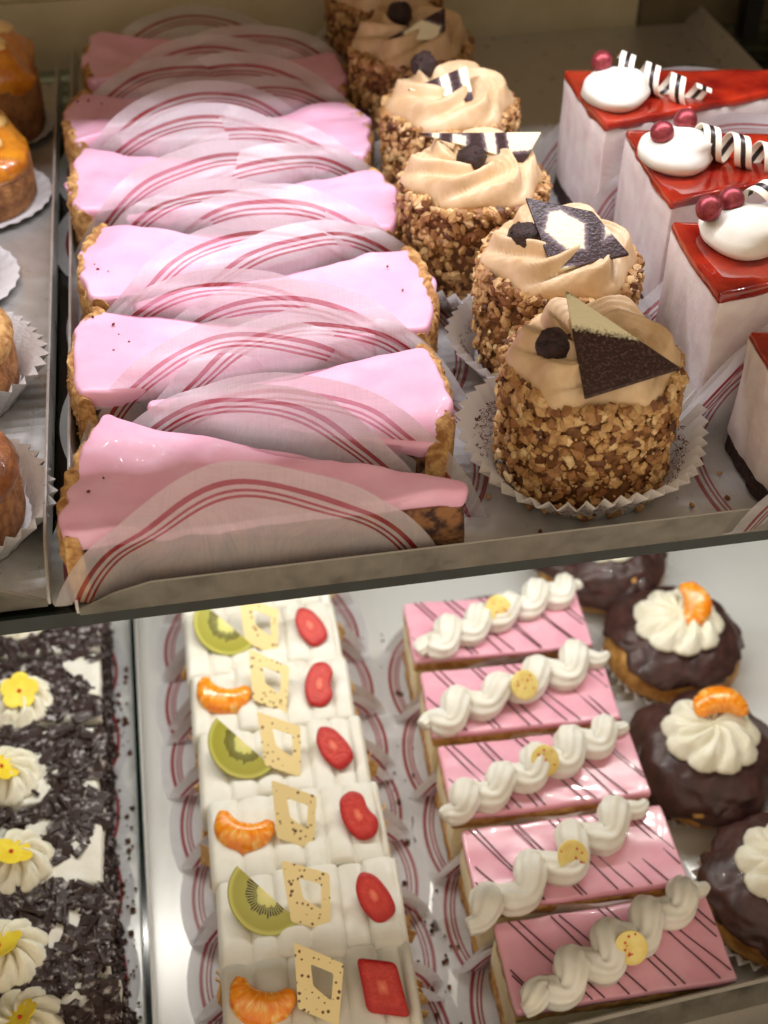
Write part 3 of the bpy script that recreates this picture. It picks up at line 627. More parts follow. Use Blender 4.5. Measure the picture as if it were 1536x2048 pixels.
def curl_mesh(length, r0=.42, turns=3.2, wid=.30, seed=0):
    n = int(turns * 26); rows = []
    for k in range(n + 1):
        s = k / n; a = s * turns * 2 * np.pi; r_ = r0 * (1 - .18 * s); x = s * length
        c, s_ = math.cos(a), math.sin(a); rad = np.array([0, c, s_]); ctr = np.array([x, 0, 0])
        wv = np.array([wid, 0, 0]); th = .05
        rows.append([ctr + rad * r_ - wv * .5, ctr + rad * r_, ctr + rad * r_ + wv * .5, ctr + rad * (r_ - th) + wv * .5, ctr + rad * (r_ - th), ctr + rad * (r_ - th) - wv * .5])
    rows = np.array(rows); U = np.linspace(0, 1, n + 1)[:, None] * np.ones((1, 6)); Wv = np.array([0, .5, 1, 1, .5, 0])[None, :] * np.ones((n + 1, 1))
    # fine strips across so that the dark stripe has crisp edges
    fine = []; fv = []
    for w_ in (0, .35, .36, .5, .65, .66, 1): fine.append(rows[:, 0] * (1 - w_) + rows[:, 2] * w_); fv.append(w_)
    for w_ in (1, .66, .65, .5, .36, .35, 0): fine.append(rows[:, 5] * (1 - w_) + rows[:, 3] * w_); fv.append(w_)
    P = np.stack(fine, 1); uv = np.stack([np.linspace(0, 1, n + 1)[:, None] * np.ones((1, 14)), np.ones((n + 1, 1)) * np.array(fv)[None]], -1)
    mb = MB().grid(P, cv=True, uv=uv); return mb
CH = [  # face-centre (x,y), rz, length, half width, dollop, pearls, curl (start, dir)
    dict(c=(16.6, 35.45), rz=-.02, L=10.5, w=2.45, d=(1.95, .7), p=[(.8, 1.1, 1.05), (1.75, 1.55, 1.05)], k=((2.6, 1.3, 1.35), .12, 2.6), ord='second', look='two pearls, raised curl'),
    dict(c=(17.2, 42.1), rz=-.03, L=10.8, w=2.95, d=(1.15, -.05), p=[(.55, .1, 1.05), (1.75, 1.05, 1.0)], k=((2.0, .05, 1.05), -.42, 3.2), ord='third', look='long flat striped curl'),
    dict(c=(16.55, 48.1), rz=.03, L=11, w=2.65, d=(1.2, -.55), p=[(.95, .6, 1.05)], k=((1.75, .75, 1.1), -.75, 2.5), ord='fourth', look='single red pearl'),
    dict(c=(17.35, 30.15), rz=.04, L=10, w=1.9, d=(3.9, 0), p=[(3.2, .8, .8)], k=((4.5, .3, .9), -.2, 2.5), ord='first', look='rough pale mousse face')]
for i, q in enumerate(CH):
    sd = 60 + i * 5; L, w0 = q['L'], q['w']; H = 5.45
    t = thing('cheesecake_slice', f"red glazed cheesecake wedge {q['ord']} from the front lip, {q['look']}", 'cheesecake slice', (q['c'][0], q['c'][1], .08), q['rz'], 'red glazed cheesecake wedges'); t.scale = (1, 1, .86 if i == 3 else 1)
    ol = wedge_outline(L, w0, .45, .12, .25)
    rough = lambda a, s_: (lambda R: R + a * np.stack([fbm(R * 1.6, s_), fbm(R * 1.6 + 5, s_ + 1), .3 * fbm(R * 2, s_ + 2)], -1))
    stack(MB(), ol, [(.05, 0), (-.05, .12), (.02, .5), (.06, .85)], 4, topfn=rough(.09, sd)).build('biscuit_base', M['biscuit'], t)
    stack(MB(), ol, [(.05, .8), (.0, .95), (.0, 1.8), (.02, 2.8), (.03, 3.8), (.02, 4.6), (.03, H - .28), (.06, H - .2)], 4, topfn=rough(.055, sd + 9)).build('mousse', M['mousse'], t)
    def gl(R, sd=sd, H=H):
        P = R.copy(); e = R[..., 2] < H - .12
        d = np.clip(noise(np.stack([P[..., 0] * .8, P[..., 1] * .8, np.full_like(P[..., 0], sd)], -1), sd + 2) - .15, 0, 1)
        P[..., 2] -= np.where(e, d * .16, 0); P[..., 2] += np.where(~e, .035 * fbm(P * np.array([.7, .7, 0]) + sd, sd, 2), 0)
        P[..., :2] += .03 * np.stack([noise(P * 2, sd), noise(P * 2 + 4, sd)], -1); return P
    stack(MB(), wedge_outline(L, w0, .45, .12, .16, .16), [(.10, H - .32), (.01, H - .28), (-.01, H - .18), (.02, H - .08), (.05, H), (.09, H + .03)], 8, bottom=False, topfn=gl).build('glaze', M['glaze'], t, angle=80)
    place(dollop(1.38, 1.35, sd).build('cream_dollop', M['white_cream'], t, angle=180), (q['d'][0], q['d'][1], H + .03))
    for p in q['p']:
        place(sphere(MB(), (0, 0, 0), .44, 20, 28).build('sugar_pearl', M['pearl'], t, angle=180), (p[0], p[1], H + p[2] + .1))
    (sx, sy, sz), ang, ln = q['k']
    place(curl_mesh(ln + 1.2, .60, (ln + 1.2) / 1.12, .64).build('chocolate_curl', M['curl'], t, angle=60), (sx, sy, H + sz - .25), (0, math.radians(9 if i != 0 else -25), ang))
    paper_round(f"white paper with red rim stripes folded round the {q['ord']} cheesecake wedge from the front lip", 'striped papers folded round the cheesecake wedges', (q['c'][0], q['c'][1], 0), q['rz'], w0, .35, L, 5.2, 7.2, 80 + i, up=(88, 84), off=.12)

# ------------------------------------------------------------------ brown glazed cakes at the case end
def brown_cake(label, loc, R, H, seed, top, m_side='browncake', rz=0):
    t = thing('glazed_cake', label, 'cake', loc, rz, 'brown cakes on the neighbouring tray')
    pr = [(.01, 0), (R * .9, 0), (R * .97, .2), (R, H * .5), (R * .98, H * .85), (R * .85, H), (R * .4, H * 1.04), (.01, H * 1.05)]
    lathe(MB(), pr, 56, lambda P: P + .05 * np.stack([fbm(P * 1.6, seed), fbm(P * 1.6 + 5, seed), .5 * fbm(P * 2, seed)], -1)).build('sponge', M[m_side], t)
    if top == 'fruit':
        f = lambda P: P * (1 + .10 * fbm(P * .8, seed + 3))[..., None]
        lathe(MB(), [(R * .96, H * .72), (R * 1.02, H * .85), (R * .99, H * 1.1), (R * .75, H * 1.4), (R * .4, H * 1.52), (.01, H * 1.55)], 56, f).build('fruit_glaze', M['amber'], t, angle=180)
        for k in range(5):
            a = k * 1.25 + .4; o = MB(); sphere(o, (0, 0, 0), 1, 14, 20, None, (.9, .5, .35)); place(o.build('fruit_piece', M['pear'], t, angle=180), (R * .5 * math.cos(a), R * .5 * math.sin(a), H * 1.45), (.2, .3, a + .6))
    elif top == 'glaze':
        lathe(MB(), [(R * .99, H * .70), (R * 1.03, H * .82), (R * .92, H * 1.02), (R * .6, H * 1.1), (.01, H * 1.12)], 56, lambda P: P * (1 + .03 * fbm(P * 1.4, seed + 3))[..., None]).build('glazed_top', M['brownglaze'], t, angle=180)
    else:
        lathe(MB(), [(R * .99, H * .70), (R * 1.03, H * .86), (R * .9, H * 1.05), (R * .6, H * 1.08), (.01, H * 1.06)], 56, lambda P: P * (1 + .03 * fbm(P * 1.4, seed + 3))[..., None]).build('pastry_rim', M['crust'], t, angle=180)
        sphere(MB(), (-.5, 0, H * 1.08), 1.4, 12, 20, lambda P: P * (1 + .1 * fbm(P, seed))[..., None], (1, 1, .3)).build('caramel_filling', M['brownglaze'], t)
    return t
def doily(label, loc, R):
    th = np.linspace(0, 2 * np.pi, 160, endpoint=False); rows = []
    for s in (.01, .5, .85, .93, 1):
        r_ = R * s * (1 + (.025 * np.abs(np.sin(th * 14)) if s > .9 else 0)); rows.append(np.stack([r_ * np.cos(th), r_ * np.sin(th), .03 + (s > .8) * (s - .8) * 1.6 + .03 * np.sin(th * 28) * (s > .9)], -1))
    o = MB().grid(np.array(rows), cv=True).build('doily', M['doily'], angle=180); place(o, loc); return tag(o, label, 'doily', 'white doilies under the brown cakes')
brown_cake('brown cake topped with amber glazed fruit, rearmost of its tray, in shade', (-8.35, 61.0, .12), 2.7, 3.2, 3, 'fruit')
doily('white scalloped doily under the rearmost amber fruit cake', (-8.35, 61.0, .02), 3.0)
brown_cake('brown cake topped with pale glazed pear and amber jelly', (-8.55, 54.0, .12), 2.6, 2.3, 5, 'fruit')
doily('white scalloped doily under the pear and amber jelly cake', (-8.55, 54.0, .02), 3.15)
brown_cake('small brown cake on a doily between the fruit and caramel cakes', (-9.8, 47.2, .12), 2.5, 2.4, 7, 'glaze')
doily('white scalloped doily with bare tray around it, under the small brown cake', (-9.8, 47.2, .02), 3.2)
brown_cake('round pastry with caramel filling in a white paper cup', (-8.9, 39.9, .12), 2.65, 2.5, 9, 'rim')
cup('plain white pleated cup under the caramel pastry', (-8.9, 39.9, 0), .2, 2.6, 3.45, 1.5, 30, 2, 'doily')
brown_cake('round brown glazed cake next to the tray corner', (-8.35, 32.6, .12), 2.55, 2.6, 12, 'glaze')
cup('plain white pleated cup under the brown cake next to the tray corner', (-8.35, 32.6, 0), .5, 2.6, 3.3, 1.3, 30, 3, 'doily')

# ------------------------------------------------------------------ fruit cream slices (lower tray)
def box_outline(w_, d, r=.15, step=.3): return resample(rounded([(-w_ / 2, -d / 2), (w_ / 2, -d / 2), (w_ / 2, d / 2), (-w_ / 2, d / 2)], r, 3), step)
def cream_block(seed, w_=7.3, d=3.75, z0=2.2, z1=4.3):
    rng = random.Random(seed); edges = [0]; 
    while edges[-1] < w_: edges.append(edges[-1] + rng.uniform(.85, 1.35))
    offs = [rng.uniform(-.28, .24) for _ in edges]; hs = [rng.uniform(-.14, .14) for _ in edges]; rows = []
    for x in np.linspace(0, w_, 120):
        k = max(j for j in range(len(edges)) if edges[j] <= x + 1e-6); wd = 1.1; u = (x - edges[k]) / (min(edges[k + 1], w_) - edges[k] if k + 1 < len(edges) else wd)
        crown = .17 * (1 - (2 * min(u, 1) - 1) ** 4); o = offs[k]; h = hs[k] + crown
        er = min(x, w_ - x); rd = -.22 * max(0, 1 - er / .25) ** 2
        y0, y1 = -d / 2 - .12 + o, d / 2 + .02; zt = z1 + h + rd
        pr = [(y0 + .35, z0), (y0 + .12, z0 + .5), (y0 + .03, zt - .55), (y0, zt - .28), (y0 + .07, zt - .1), (y0 + .22, zt)] + [(y0 + .22 + (y1 - y0 - .4) * t, zt + .05 * math.sin(3 * t + k)) for t in (.25, .5, .75, 1)] + [(y1 - .05, zt - .12), (y1, zt - .5), (y1, z0)]
        rows.append([(x - w_ / 2, a, b_) for a, b_ in pr])
    R = np.array(rows); R = R + .022 * np.stack([fbm(R * 1.8, seed), fbm(R * 1.8 + 4, seed), fbm(R * 1.6 + 8, seed)], -1)
    mb = MB().grid(R, cv=True); n = R.shape[1]; mb.add(R[0], [tuple(range(n))]); mb.add(R[-1], [tuple(range(n - 1, -1, -1))]); return mb
def disc_piece(outline, th, cap=6, dome=.0):
    """fruit slice lying flat: uv = (radius fraction, angle)"""
    o = np.asarray(outline, float); n = normals2(o); c = o.mean(0); rings = []; us = []
    for ins, z, u in ((.06, 0, 1), (.0, th * .3, 1), (.0, th * .8, 1), (.03, th, .98)): rings.append(np.column_stack([o - n * ins, np.full(len(o), z)])); us.append(u)
    last = rings[-1]
    for k in range(1, cap + 1):
        s = max(1 - k / cap, .003); rings.append(np.column_stack([c + (last[:, :2] - c) * s, np.full(len(o), th + dome * (1 - s * s))])); us.append(s * .97)
    P = np.array(rings); ang = np.arctan2(o[:, 1] - c[1], o[:, 0] - c[0]) / (2 * np.pi) + .5
    uv = np.stack([np.array(us)[:, None] * np.ones((1, len(o))), np.ones((len(us), 1)) * ang[None]], -1)
    return MB().grid(P, cv=True, uv=uv, flip=True)
def kiwi_mesh(R=1.5, th=.35):
    """half round slice, straight cut along +x; radius measured from the cut's middle"""
    mb = MB(); a = np.linspace(0, np.pi, 41); rows = []; uvs = []
    for s, z in ((.97, 0), (1, .08), (1, th - .05), (.97, th)) + tuple((q, th) for q in (.85, .7, .55, .42, .3, .2, .1, .004)):
        rows.append(np.stack([R * 1.08 * s * np.cos(a), R * s * np.sin(a), np.full(41, z)], -1)); uvs.append(np.stack([np.full(41, s), a / (2 * np.pi)], -1))
    mb.grid(np.array(rows), uv=np.array(uvs), flip=True)
    # the straight cut face
    xs = np.linspace(-R * 1.05, R * 1.05, 15); mb.grid(np.array([[(x, 0, 0) for x in xs], [(x, 0, th) for x in xs]]), uv=np.array([[(abs(x) / R, .02) for x in xs]] * 2)); return mb
def mandarin_mesh(R=.95, rad=.62, arc=170, seed=0):
    n = 28; rows = []; uvs = []; m = 18
    for k in range(n + 1):
        s = k / n; a = math.radians(-arc / 2 + arc * s); tp = math.sin(math.pi * (0.04 + .92 * s)) ** .6
        ctr = np.array([R * math.sin(a), R * math.cos(a), 0]); rd = np.array([math.sin(a), math.cos(a), 0]); ring = []; uu = []
        for j in range(m):
            p = 2 * math.pi * j / m; rr = rad * tp * (1.15 if math.cos(p) > 0 else .95); ring.append(ctr + rd * math.cos(p) * rr + np.array([0, 0, .78 * rad * tp * math.sin(p)])); uu.append((s, .5 + .5 * math.cos(p)))
        rows.append(ring); uvs.append(uu)
    R_ = np.array(rows); R_ = R_ * (1 + .03 * fbm(R_ * 2.5, seed))[..., None]
    mb = MB().grid(R_, cv=True, uv=np.array(uvs)); mb.add(R_[0], [tuple(range(m))]); mb.add(R_[-1], [tuple(range(m - 1, -1, -1))]); return mb
def plate_mesh(w_=1.75, h=2.15, b_=.42, skew=.35, th=.13):
    O = np.array([(-w_ / 2, -h / 2 + skew * .5), (w_ / 2, -h / 2 - skew * .5), (w_ / 2, h / 2 - skew * .5), (-w_ / 2, h / 2 + skew * .5)])
    O[0] += (.22, .1); O[3] += (-.15, .25); I = O * .0 + O.mean(0) + (O - O.mean(0)) * np.array([.46, .44]); I[0] += (0, .25); I += (.12, .08)
    O2 = resample(rounded(O, .1, 3), 9); I2 = resample(rounded(I, .1, 3), 9); n = len(O2); mb = MB()
    P = np.array([np.column_stack([A, np.full(n, z)]) for A, z in ((O2, 0), (O2, th), (I2, th), (I2, 0))]); mb.grid(P, cu=True, cv=True, flip=True); return mb
def berry_outline(kind, s=1.0):
    if kind == 0: return resample(rounded([(-.55, -1.0), (.15, -1.15), (.6, -.6), (.42, 0), (.62, .65), (.25, 1.1), (-.35, 1.05), (-.72, .3), (-.75, -.4)], .45, 5) * s, .2)
    if kind == 1: return resample(rounded([(-.6, -1.05), (.35, -1.0), (.55, -.2), (.5, .7), (.1, 1.2), (-.45, .8), (-.75, 0)], .4, 5) * s, .2)
    return resample(rounded([(-.8, -.75), (.7, -1.5), (.85, .6), (-.55, 1.3)], .25, 4) * s, .2)
CS = [(4.05, 46.1, -.15, 'mandarin'), (3.99, 42.4, 0, 'kiwi'), (3.93, 38.8, 0, 'mandarin'), (4.05, 35.2, .0, 'kiwi'), (4.52, 31.5, .0, 'mandarin'), (4.55, 27.7, .0, 'kiwi'), (4.1, 24.0, 0, 'mandarin')]
CSX = [1.6, 1.6, 1.65, 1.75, 1.9, 1.95, 1.85]
for i, (sx, yc, dx, fr) in enumerate(CS):
    n_front = len(CS) - 1 - i; xc = CSX[i]
    t = thing('fruit_cream_slice', f'white cream slice with {fr}, strawberry and speckled chocolate frame, {ORD[n_front]} from the front rail', 'cream slice', (xc, yc, FL + .12), -.03 + .015 * math.sin(i * 2), 'fruit cream slices in a row')
    f = lambda R: R + .06 * np.stack([fbm(R * 1.8, i + 90), fbm(R * 1.8 + 5, i + 90), 0 * R[..., 0]], -1)
    stack(MB(), box_outline(7.1, 3.45), [(.05, 0), (0, .1), (0, 1.0), (.02, 2.3)], 3, topfn=f).build('pastry_base', M['puff'], t)
    cream_block(100 + i).build('whipped_cream', M['white_cream'], t, angle=50)
    zt = 4.36
    if fr == 'kiwi':
        place(kiwi_mesh().build('kiwi_slice', M['kiwi'], t, angle=40), (-1.6, .45, zt + .62), (math.radians(30), math.radians(4), math.radians(-47 + 180)), order='ZYX')
    else:
        place(mandarin_mesh(seed=i).build('mandarin_segment', M['mandarin'], t, angle=60), (-1.95, .6, zt + .55), (math.radians(22), math.radians(-4), math.radians(160)), order='ZYX')
    place(plate_mesh(skew=.4 + .1 * math.sin(i)).build('chocolate_frame', M['plate'], t, angle=30), (-.08, .05, zt + .62), (math.radians(34 + 4 * math.sin(i * 2)), math.radians(5), math.radians(-6 + 5 * math.sin(i * 3))))
    k = 2 if i == 6 else i % 2
    place(disc_piece(berry_outline(k, .98 if k < 2 else .95),   .34, dome=.0).build('strawberry_slice', M['berry'], t, angle=70), (sx - xc, -.05, zt + .28), (math.radians(20), math.radians(-8), math.radians([18, 30, -5, 35, 25, 30, 12][i])), order='ZYX')
    rg = random.Random(200 + i)
    for _ in range(9):
        side = 1 if rg.random() < .75 else -1; mb = MB(); chip(mb, (0, 0, 0), 1, rg, (rg.uniform(.4, .8), rg.uniform(.5, .9), .08), np.eye(3))
        place(mb.build('almond_flake', M['almond'], t, smooth=False), (side * (3.62 + rg.uniform(0, .22)), rg.uniform(-1.6, 1.6), rg.uniform(.3, 3.4)), (rg.uniform(-.6, .6), math.radians(90) * side + rg.uniform(-.5, .5), rg.uniform(-1, 1)))
    paper_round(f'striped paper round under the {ORD[n_front]} fruit cream slice from the front rail', 'striped papers under the fruit cream slices', (xc + .15, yc, FL), -.03 + .05 * math.sin(i * 2.2), 1.78, 1.78, 10, .0, 5.55 + .15 * math.sin(i), 130 + i, up=(84, 88), mat_='paper_flat')

# ------------------------------------------------------------------ pink fondant slices with piped cream
TP = [(12.9, 41.7, -.05), (12.85, 37.2, -.05), (12.8, 32.9, -.03), (12.9, 28.5, -.02), (13.25, 24.15, -.01)]
RP = [((8.79, 40.16), (17.47, 43.71)), ((8.15, 35.75), (17.42, 38.96)), ((8.03, 30.96), (17.0, 34.62)), ((7.93, 25.84), (16.54, 30.48)), ((9.2, 22.2), (17.66, 26.2))]
DC = [(12.9, 42.02), (12.94, 37.21), (12.73, 32.96), (12.57, 28.17), (13.61, 23.96)]
for i, (x, y, rz) in enumerate(TP):
    nf = len(TP) - 1 - i; sd = 300 + i * 3
    t = thing('pink_fondant_slice', f'pink fondant slice with piped cream rope and chocolate lines, {ORD[nf]} from the front rail', 'pastry slice', (x, y, FL + .12), rz, 'pink fondant slices in a row')
    W_, D_ = 8.6, 3.75
    f = lambda R: R + .07 * np.stack([fbm(R * 2, sd), fbm(R * 2 + 5, sd), .3 * fbm(R * 3, sd)], -1)
    stack(MB(), box_outline(W_, D_), [(.05, 0), (-.03, .15), (.0, .6), (.05, .8)], 3, topfn=f).build('pastry_base', M['puff'], t)
    stack(MB(), box_outline(W_ - .1, D_ - .1), [(.05, .7), (-.04, 1.4), (-.07, 2.3), (.02, 3.1)], 3, topfn=f).build('custard', M['custard'], t)
    stack(MB(), box_outline(W_, D_), [(.05, 3.05), (0, 3.15), (.0, 3.6), (.04, 3.72)], 3, topfn=f).build('pastry_lid', M['puff'], t)
    g_ = lambda R: R + np.stack([.03 * noise(R, sd), .04 * noise(R + 7, sd), np.where(R[..., 2] > 3.75, .045 * fbm(R * np.array([.6, .8, 0]) + sd, sd, 2), -.12 * np.clip(noise(R * 1.4, sd), 0, 1))], -1)
    stack(MB(), box_outline(W_ + .06, D_ + .06, .2, .2), [(.08, 3.62), (0, 3.66), (0, 3.78), (.03, 3.87), (.08, 3.92), (.14, 3.93)], 9, bottom=False, topfn=g_).build('fondant', M['pinkfondant'], t, angle=75)
    rg = random.Random(sd); mb = MB()
    xx = -W_ / 2 - 1.2; pair = 0
    while xx < W_ / 2 - .6:
        a0, a1 = xx + rg.uniform(-.1, .1), xx + 2.2 + rg.uniform(-.25, .25)
        s = np.linspace(0, 1, 16); px = a0 + (a1 - a0) * s; py = D_ / 2 - .05 - (D_ - .1) * s; keep = np.abs(px) < W_ / 2 - .06
        if keep.sum() > 3: tube(mb, np.column_stack([px, py + .03 * np.sin(s * 7 + xx), np.full(16, 3.955) + .02 * np.sin(s * 9)])[keep], .034, 6, .7)
        xx += .33 if pair == 0 else rg.uniform(1.05, 1.5); pair = 1 - pair
    mb.build('chocolate_drizzle', M['chocline'], t)
    # piped rope, S-curved, tapering out at both ends
    (ax, ay), (bx, by) = RP[i]; A = np.array([ax - x, ay - y]); B = np.array([bx - x, by - y]); d = B - A; Ln = np.linalg.norm(d); d /= Ln; nrm = np.array([-d[1], d[0]])
    s = np.linspace(0, 1, 150); wv = [5.6, 4.7, 5.3, 4.2, 4.9][i]; ph = i * 1.3; env = np.clip(np.minimum(s / .12, (1 - s) / .12), 0, 1)
    sq = np.sin(2 * np.pi * wv * s + ph); off = [.36, .44, .40, .48, .42][i] * env * sq * (1 + .25 * np.sin(9 * s + i))
    ctr = A + np.outer(s * Ln, d) + np.outer(off, nrm)
    rad = (.62 + .06 * np.sin(2 * np.pi * wv * s * 2 + ph * 2 + .6)) * np.clip(np.minimum((s + .10) / .20, (1.08 - s) / .24), .30, 1)
    zc = 3.93 + rad * .72 + .22 * env * np.cos(2 * np.pi * wv * s + ph)
    mb = tube(MB(), np.column_stack([ctr, zc]), rad, 40, .95)
    P = mb.v[0].reshape(-1, 40, 3); cidx = np.concatenate([[0], np.arange(150), [149]]); cc = np.column_stack([ctr, zc])[cidx][:, None, :]
    aa = np.linspace(0, 2 * np.pi, 40, endpoint=False)[None, :]; k = 1 + .075 * np.sin(8 * aa + 2 * np.pi * wv * s[cidx][:, None] * .6) + .06 * fbm(P * 1.5, sd)
    P[:] = cc + (P - cc) * k[..., None]
    mb.build('piped_cream', M['white_cream'], t, angle=180)
    # yellow sugar disc leaning in the rope
    dx, dy = DC[i][0] - x, DC[i][1] - y
    dm = stack(MB(), resample([(.62 * math.cos(a), .68 * math.sin(a)) for a in np.linspace(0, 2 * np.pi, 28, endpoint=False)], 9), [(.05, -.06), (0, -.04), (0, .04), (.05, .06)], 4)
    do = place(dm.build('sugar_disc', mat('pale_yellow_disc', S(238, 220, 140), S(226, 200, 110), 1.5, rough=.45, sss=.2), t, angle=50), (dx, dy - .40, 5.02), (math.radians(48), math.radians(-12 + 8 * math.sin(i)), math.radians(12)))
    mb = MB()
    for _ in range(9): chip(mb, (rg.uniform(-.4, .4), rg.uniform(-.45, .45), .065), rg.uniform(.05, .1), rg, (1, 1, .3), np.eye(3))
    sp = mb.build('speckles', M['reddot'], do, smooth=False)
    paper_round(f'striped paper round under the {ORD[nf]} pink fondant slice from the front rail', 'striped papers under the pink fondant slices', (x + .15, y, FL), rz + .02 * math.sin(i * 3), 1.98, 1.98, 10, .0, 5.9 + .12 * math.sin(i * 2), 170 + i, up=(87, 84), mat_='paper_flat')

# ------------------------------------------------------------------ chocolate choux buns
def swirl(seed, R=1.75, H=1.7):
    """whipped rosette piped with a star nozzle"""
    nr, nt_ = 34, 120; ro = np.linspace(.003, 1, nr); th = np.linspace(0, 2 * np.pi, nt_, endpoint=False); Q, T = np.meshgrid(ro, th, indexing='ij')
    ph = 9 * T + 7.5 * Q + seed + .8 * noise(np.stack([np.cos(T) * 1.5, np.sin(T) * 1.5, Q * 2 + seed], -1), seed); sw = np.abs(np.sin(ph / 2)) ** .8 + .12 * np.abs(np.sin(ph * 1.5))
    wob = 1 + .13 * (sw - .5)[-1][None, :]
    z = H * (1 - Q ** 1.8) ** .7 * .85 + .48 * (sw - .3) * np.clip(Q * 3, .1, 1) * np.clip((1.02 - Q) * 4, .15, 1) + .05 * fbm(np.stack([Q * 4, T, T * 0 + seed], -1), seed)
    x, y = R * Q * wob * np.cos(T), R * Q * wob * np.sin(T)
    P = np.concatenate([np.stack([x, y, z], -1), np.stack([x[-1] * .9, y[-1] * .9, np.full(nt_, -.3)], -1)[None]], 0)
    return MB().grid(P, cv=True)
BN = [(21.9, 41.0, 'with a mandarin piece standing upright on its rosette', 0), (20.9, 34.0, 'with a glossy mandarin crescent lying on its rosette', 1), (21.7, 26.8, 'crowded against the first pink fondant slice', 2), (20.2, 47.6, 'half hidden behind the others', 3)]
for i, (x, y, lk, k) in enumerate(BN):
    sd = 400 + i * 7
    t = thing('choux_bun', f'chocolate topped choux bun {lk}', 'choux bun', (x, y, FL + .1), i * 1.2, 'chocolate topped choux buns'); t.scale = (1, 1, .80)
    R = 3.4
    def lump(P, sd=sd): return P * (1 + .04 * fbm(P * .55, sd))[..., None]
    lathe(MB(), [(.01, 0), (R * .7, 0), (R * .92, .5), (R, 1.3), (R * .97, 2.1), (R * .82, 3.0), (R * .5, 3.7), (.01, 3.9)], 72, lump).build('choux_shell', M['choux'], t, angle=180)
    # chocolate: lobed cap with a ragged lower edge and thick tongues
    th = np.linspace(0, 2 * np.pi, 120, endpoint=False); rows = []
    edge = 2.0 + .9 * noise(np.stack([np.cos(th) * 1.3, np.sin(th) * 1.3, th * 0 + sd], -1), sd) + .3 * noise(np.stack([np.cos(th) * 4, np.sin(th) * 4, th * 0 + sd], -1), sd)
    for s in np.linspace(0, 1, 30):
        zz = edge + (4.15 - edge) * s; rr = R * np.sqrt(np.clip(1 - ((zz - 1.3) / 3.05) ** 2, .0, 1)) if s < 1 else 0 * th + .01
        rr = np.maximum(rr, .01) + (.36 * min(1, s * 14) - .05 + .0) * (1 - s ** 8)
        rows.append(np.stack([rr * np.cos(th), rr * np.sin(th), zz], -1))
    P = np.array(rows); lob = np.abs(np.sin(2.5 * th + sd + 1.2 * noise(np.stack([np.cos(th) * 1.5, np.sin(th) * 1.5, th * 0], -1), sd)))[None, :] ** .6
    P[..., :2] *= (1 + .085 * (lob - .6) + .05 * fbm(P * .8, sd + 2))[..., None]; P[..., 2] += .16 * fbm(P * .9 + 3, sd + 3)
    MB().grid(P, cv=True, flip=True).build('chocolate_cap', M['choc'], t, angle=180)
    for j in range(3):
        a = -i * 1.2 - 1.6 + j * 2.0 + .3 * i; o = MB()
        sphere(o, (0, 0, 0), 1.0, 16, 28, lambda Q: Q * (1 + .06 * fbm(Q * .8, sd + j))[..., None], (1.75, .85, .6)); o.disp(lambda v: v - np.column_stack([np.zeros(len(v)), .22 * v[:, 0] ** 2, .0 * v[:, 0]]))
        place(o.build('chocolate_tongue', M['choc'], t, angle=180), (2.35 * math.cos(a), 2.35 * math.sin(a), 2.75), (math.radians(28), 0, a + math.pi / 2))
    sw_ = swirl(sd, 2.1, 1.2).build('cream_rosette', M['ivory_cream'], t, angle=180); place(sw_, (0, -.1, 4.0), (0, 0, .4 * i))
    mo = mandarin_mesh(.92, .66, 165, sd).build('mandarin_segment', M['mandarin'], t, angle=60)
    if i == 0: place(mo, (-.1, .1, 5.35), (math.radians(34), math.radians(-10), math.radians(-100)), order='ZYX')
    else: place(mo, (.5 * math.cos(-i * 1.2), .5 * math.sin(-i * 1.2), 5.3), (math.radians(14), 0, math.radians(-8) - i * 1.2))
    cup(f'translucent paper cup under the choux bun {lk}', (x, y, FL), .3 * i, 2.6, 3.5, 1.2, 40, i, 'doily')

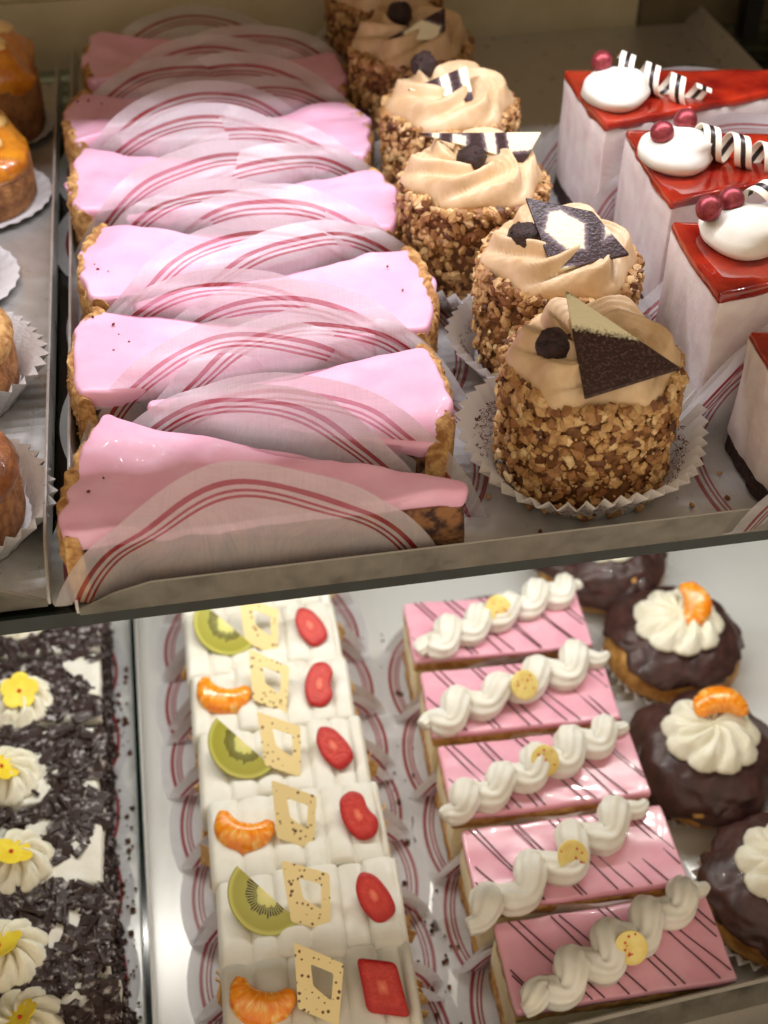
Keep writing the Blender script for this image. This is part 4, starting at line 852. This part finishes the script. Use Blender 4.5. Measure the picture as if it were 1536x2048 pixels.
# ------------------------------------------------------------------ chocolate flake squares
CQ = [(-9.6, 45.6), (-9.65, 41.2), (-9.75, 36.9), (-9.65, 32.65), (-9.5, 28.6), (-9.2, 24.6)]
for i, (x, y) in enumerate(CQ):
    nf = len(CQ) - 1 - i; sd = 500 + i * 5; W_, D_ = 7.2, 3.95; rg = random.Random(sd)
    t = thing('chocolate_square', f'chocolate square with cream, flakes and yellow flower, {ORD[nf]} from the front rail', 'chocolate square', (x, y, FL + .12), .03 * math.sin(i * 2.1) - .03, 'chocolate flake squares in a row')
    f = lambda R: R + .10 * np.stack([fbm(R * 2.2, sd), fbm(R * 2.2 + 5, sd), .3 * fbm(R * 3, sd)], -1)
    stack(MB(), box_outline(W_, D_, .2, .22), [(.05, 0), (-.02, .2), (.03, .8), (0, 1.5), (.04, 2.2), (.02, 3.0), (.06, 3.45)], 3, topfn=f).build('sponge', M['choc_sponge'], t)
    g_ = lambda R: R + .06 * np.stack([fbm(R * 1.5, sd), fbm(R * 1.5 + 5, sd), 1.2 * fbm(R * np.array([1.2, 1.2, 0]) + sd, sd)], -1)
    stack(MB(), box_outline(W_, D_, .2, .2), [(.05, 3.35), (.0, 3.42), (0, 3.7), (.05, 3.86), (.10, 3.93), (.16, 3.95)], 10, bottom=False, topfn=g_).build('cream_top', M['white_cream'], t, angle=75)
    mb = MB()
    for _ in range(620):
        px = rg.uniform(-W_ / 2 + .1, W_ / 2 - .05); py = rg.uniform(-D_ / 2 + .1, D_ / 2 - .05)
        if noise(np.array([[px * .9, py * .9, sd]]), sd)[0] > .05 + .5 * rg.random(): continue
        s = rg.choice([.16, .26, .36, .5, .62, .8]); e = np.array(Matrix.Rotation(rg.uniform(0, 6.3), 3, 'Z') @ Matrix.Rotation(rg.gauss(0, .5), 3, 'X'))
        chip(mb, (px, py, 3.98 + rg.uniform(-.02, .10)), s, rg, (1.3, .7, .16), e)
    for _ in range(150):
        chip(mb, (W_ / 2 + rg.uniform(-.02, .10), rg.uniform(-D_ / 2, D_ / 2), rg.uniform(.1, 3.6)), rg.choice([.12, .18, .24]), rg)
    mb.build('chocolate_flakes', M['flake'], t, smooth=False, kind='stuff')
    for _ in range(4):
        s = np.linspace(0, 1, 8); a = rg.uniform(0, 3.1); px, py = rg.uniform(0, 3.0), rg.uniform(-1.3, 1.3); L = rg.uniform(.8, 1.6)
        tube(MB(), np.column_stack([px + (s - .5) * L * math.cos(a), py + (s - .5) * L * math.sin(a), 4.10 + .03 * np.sin(s * 3)]), .09, 8).build('chocolate_stick', M['flake'], t)
    px = [-.1, -.05, -.35, .1, -.2, .1][i]; py = [.4, -.6, -.5, -.6, -.7, .3][i]
    place(swirl(sd, 1.5, .66).build('cream_rosette', M['ivory_cream'], t, angle=180), (px, py, 4.0))
    fl = MB(); a = np.linspace(0, 2 * np.pi, 60, endpoint=False); r_ = .58 * (1 + .32 * np.abs(np.sin(2.5 * a)) ** .7) + .1
    fo = stack(fl, np.stack([r_ * np.cos(a), r_ * np.sin(a)], 1), [(.03, -.03), (0, -.01), (0, .02), (.03, .035)], 5, topfn=lambda R: R + np.stack([0 * R[..., 0], 0 * R[..., 0], .12 * (R[..., 0] ** 2 + R[..., 1] ** 2)], -1)).build('sugar_flower', M['yellow'], t, angle=60)
    place(fo, (px + rg.uniform(-.2, .3), py - .15, 4.95), (math.radians(rg.uniform(10, 38)), math.radians(rg.uniform(-14, 18)), .9 * i), (rg.uniform(.82, 1.1), rg.uniform(.85, 1.1), 1))
    place(sphere(MB(), (0, 0, 0), .09, 10, 14).build('flower_centre', M['reddot'], fo), (0, 0, .09))
    paper_round(f'striped paper round under the {ORD[nf]} chocolate square from the front rail', 'striped papers under the chocolate squares', (x - .6, y, FL), -.03, 2.08, 2.08, 10, .0, 5.0 + .1 * math.sin(i), 210 + i, up=(86, 86), mat_='paper_flat')

# ------------------------------------------------------------------ loose crumbs on the trays
rg = random.Random(77); mb = MB()
for x, y in NC[:4]:
    for _ in range(26):
        a = rg.uniform(0, 6.28); d = rg.uniform(3.0, 5.2); nugget(mb, (x + d * math.cos(a), max(28.4, y + d * math.sin(a)), .09), rg.choice([.06, .1, .16, .22]), rg, (1, .8, .6), rotm(rg))
o = mb.build('nut_crumbs', M['nuts'], smooth=False, kind='stuff'); tag(o, 'loose nut crumbs scattered on the upper tray around the nut cakes', 'crumbs')
mb = MB()
for _ in range(90):
    chip(mb, (rg.uniform(-5.9, -5.2), rg.uniform(24, 46), FL + .12), rg.choice([.06, .1, .18]), rg)
for _ in range(40):
    chip(mb, (rg.uniform(6.2, 8.2), rg.uniform(24, 46), FL + .14), rg.choice([.06, .1, .16]), rg)
o = mb.build('pastry_crumbs', M['crumb'], smooth=False, kind='stuff'); tag(o, 'loose pastry crumbs lying on the papers of the lower trays', 'crumbs')
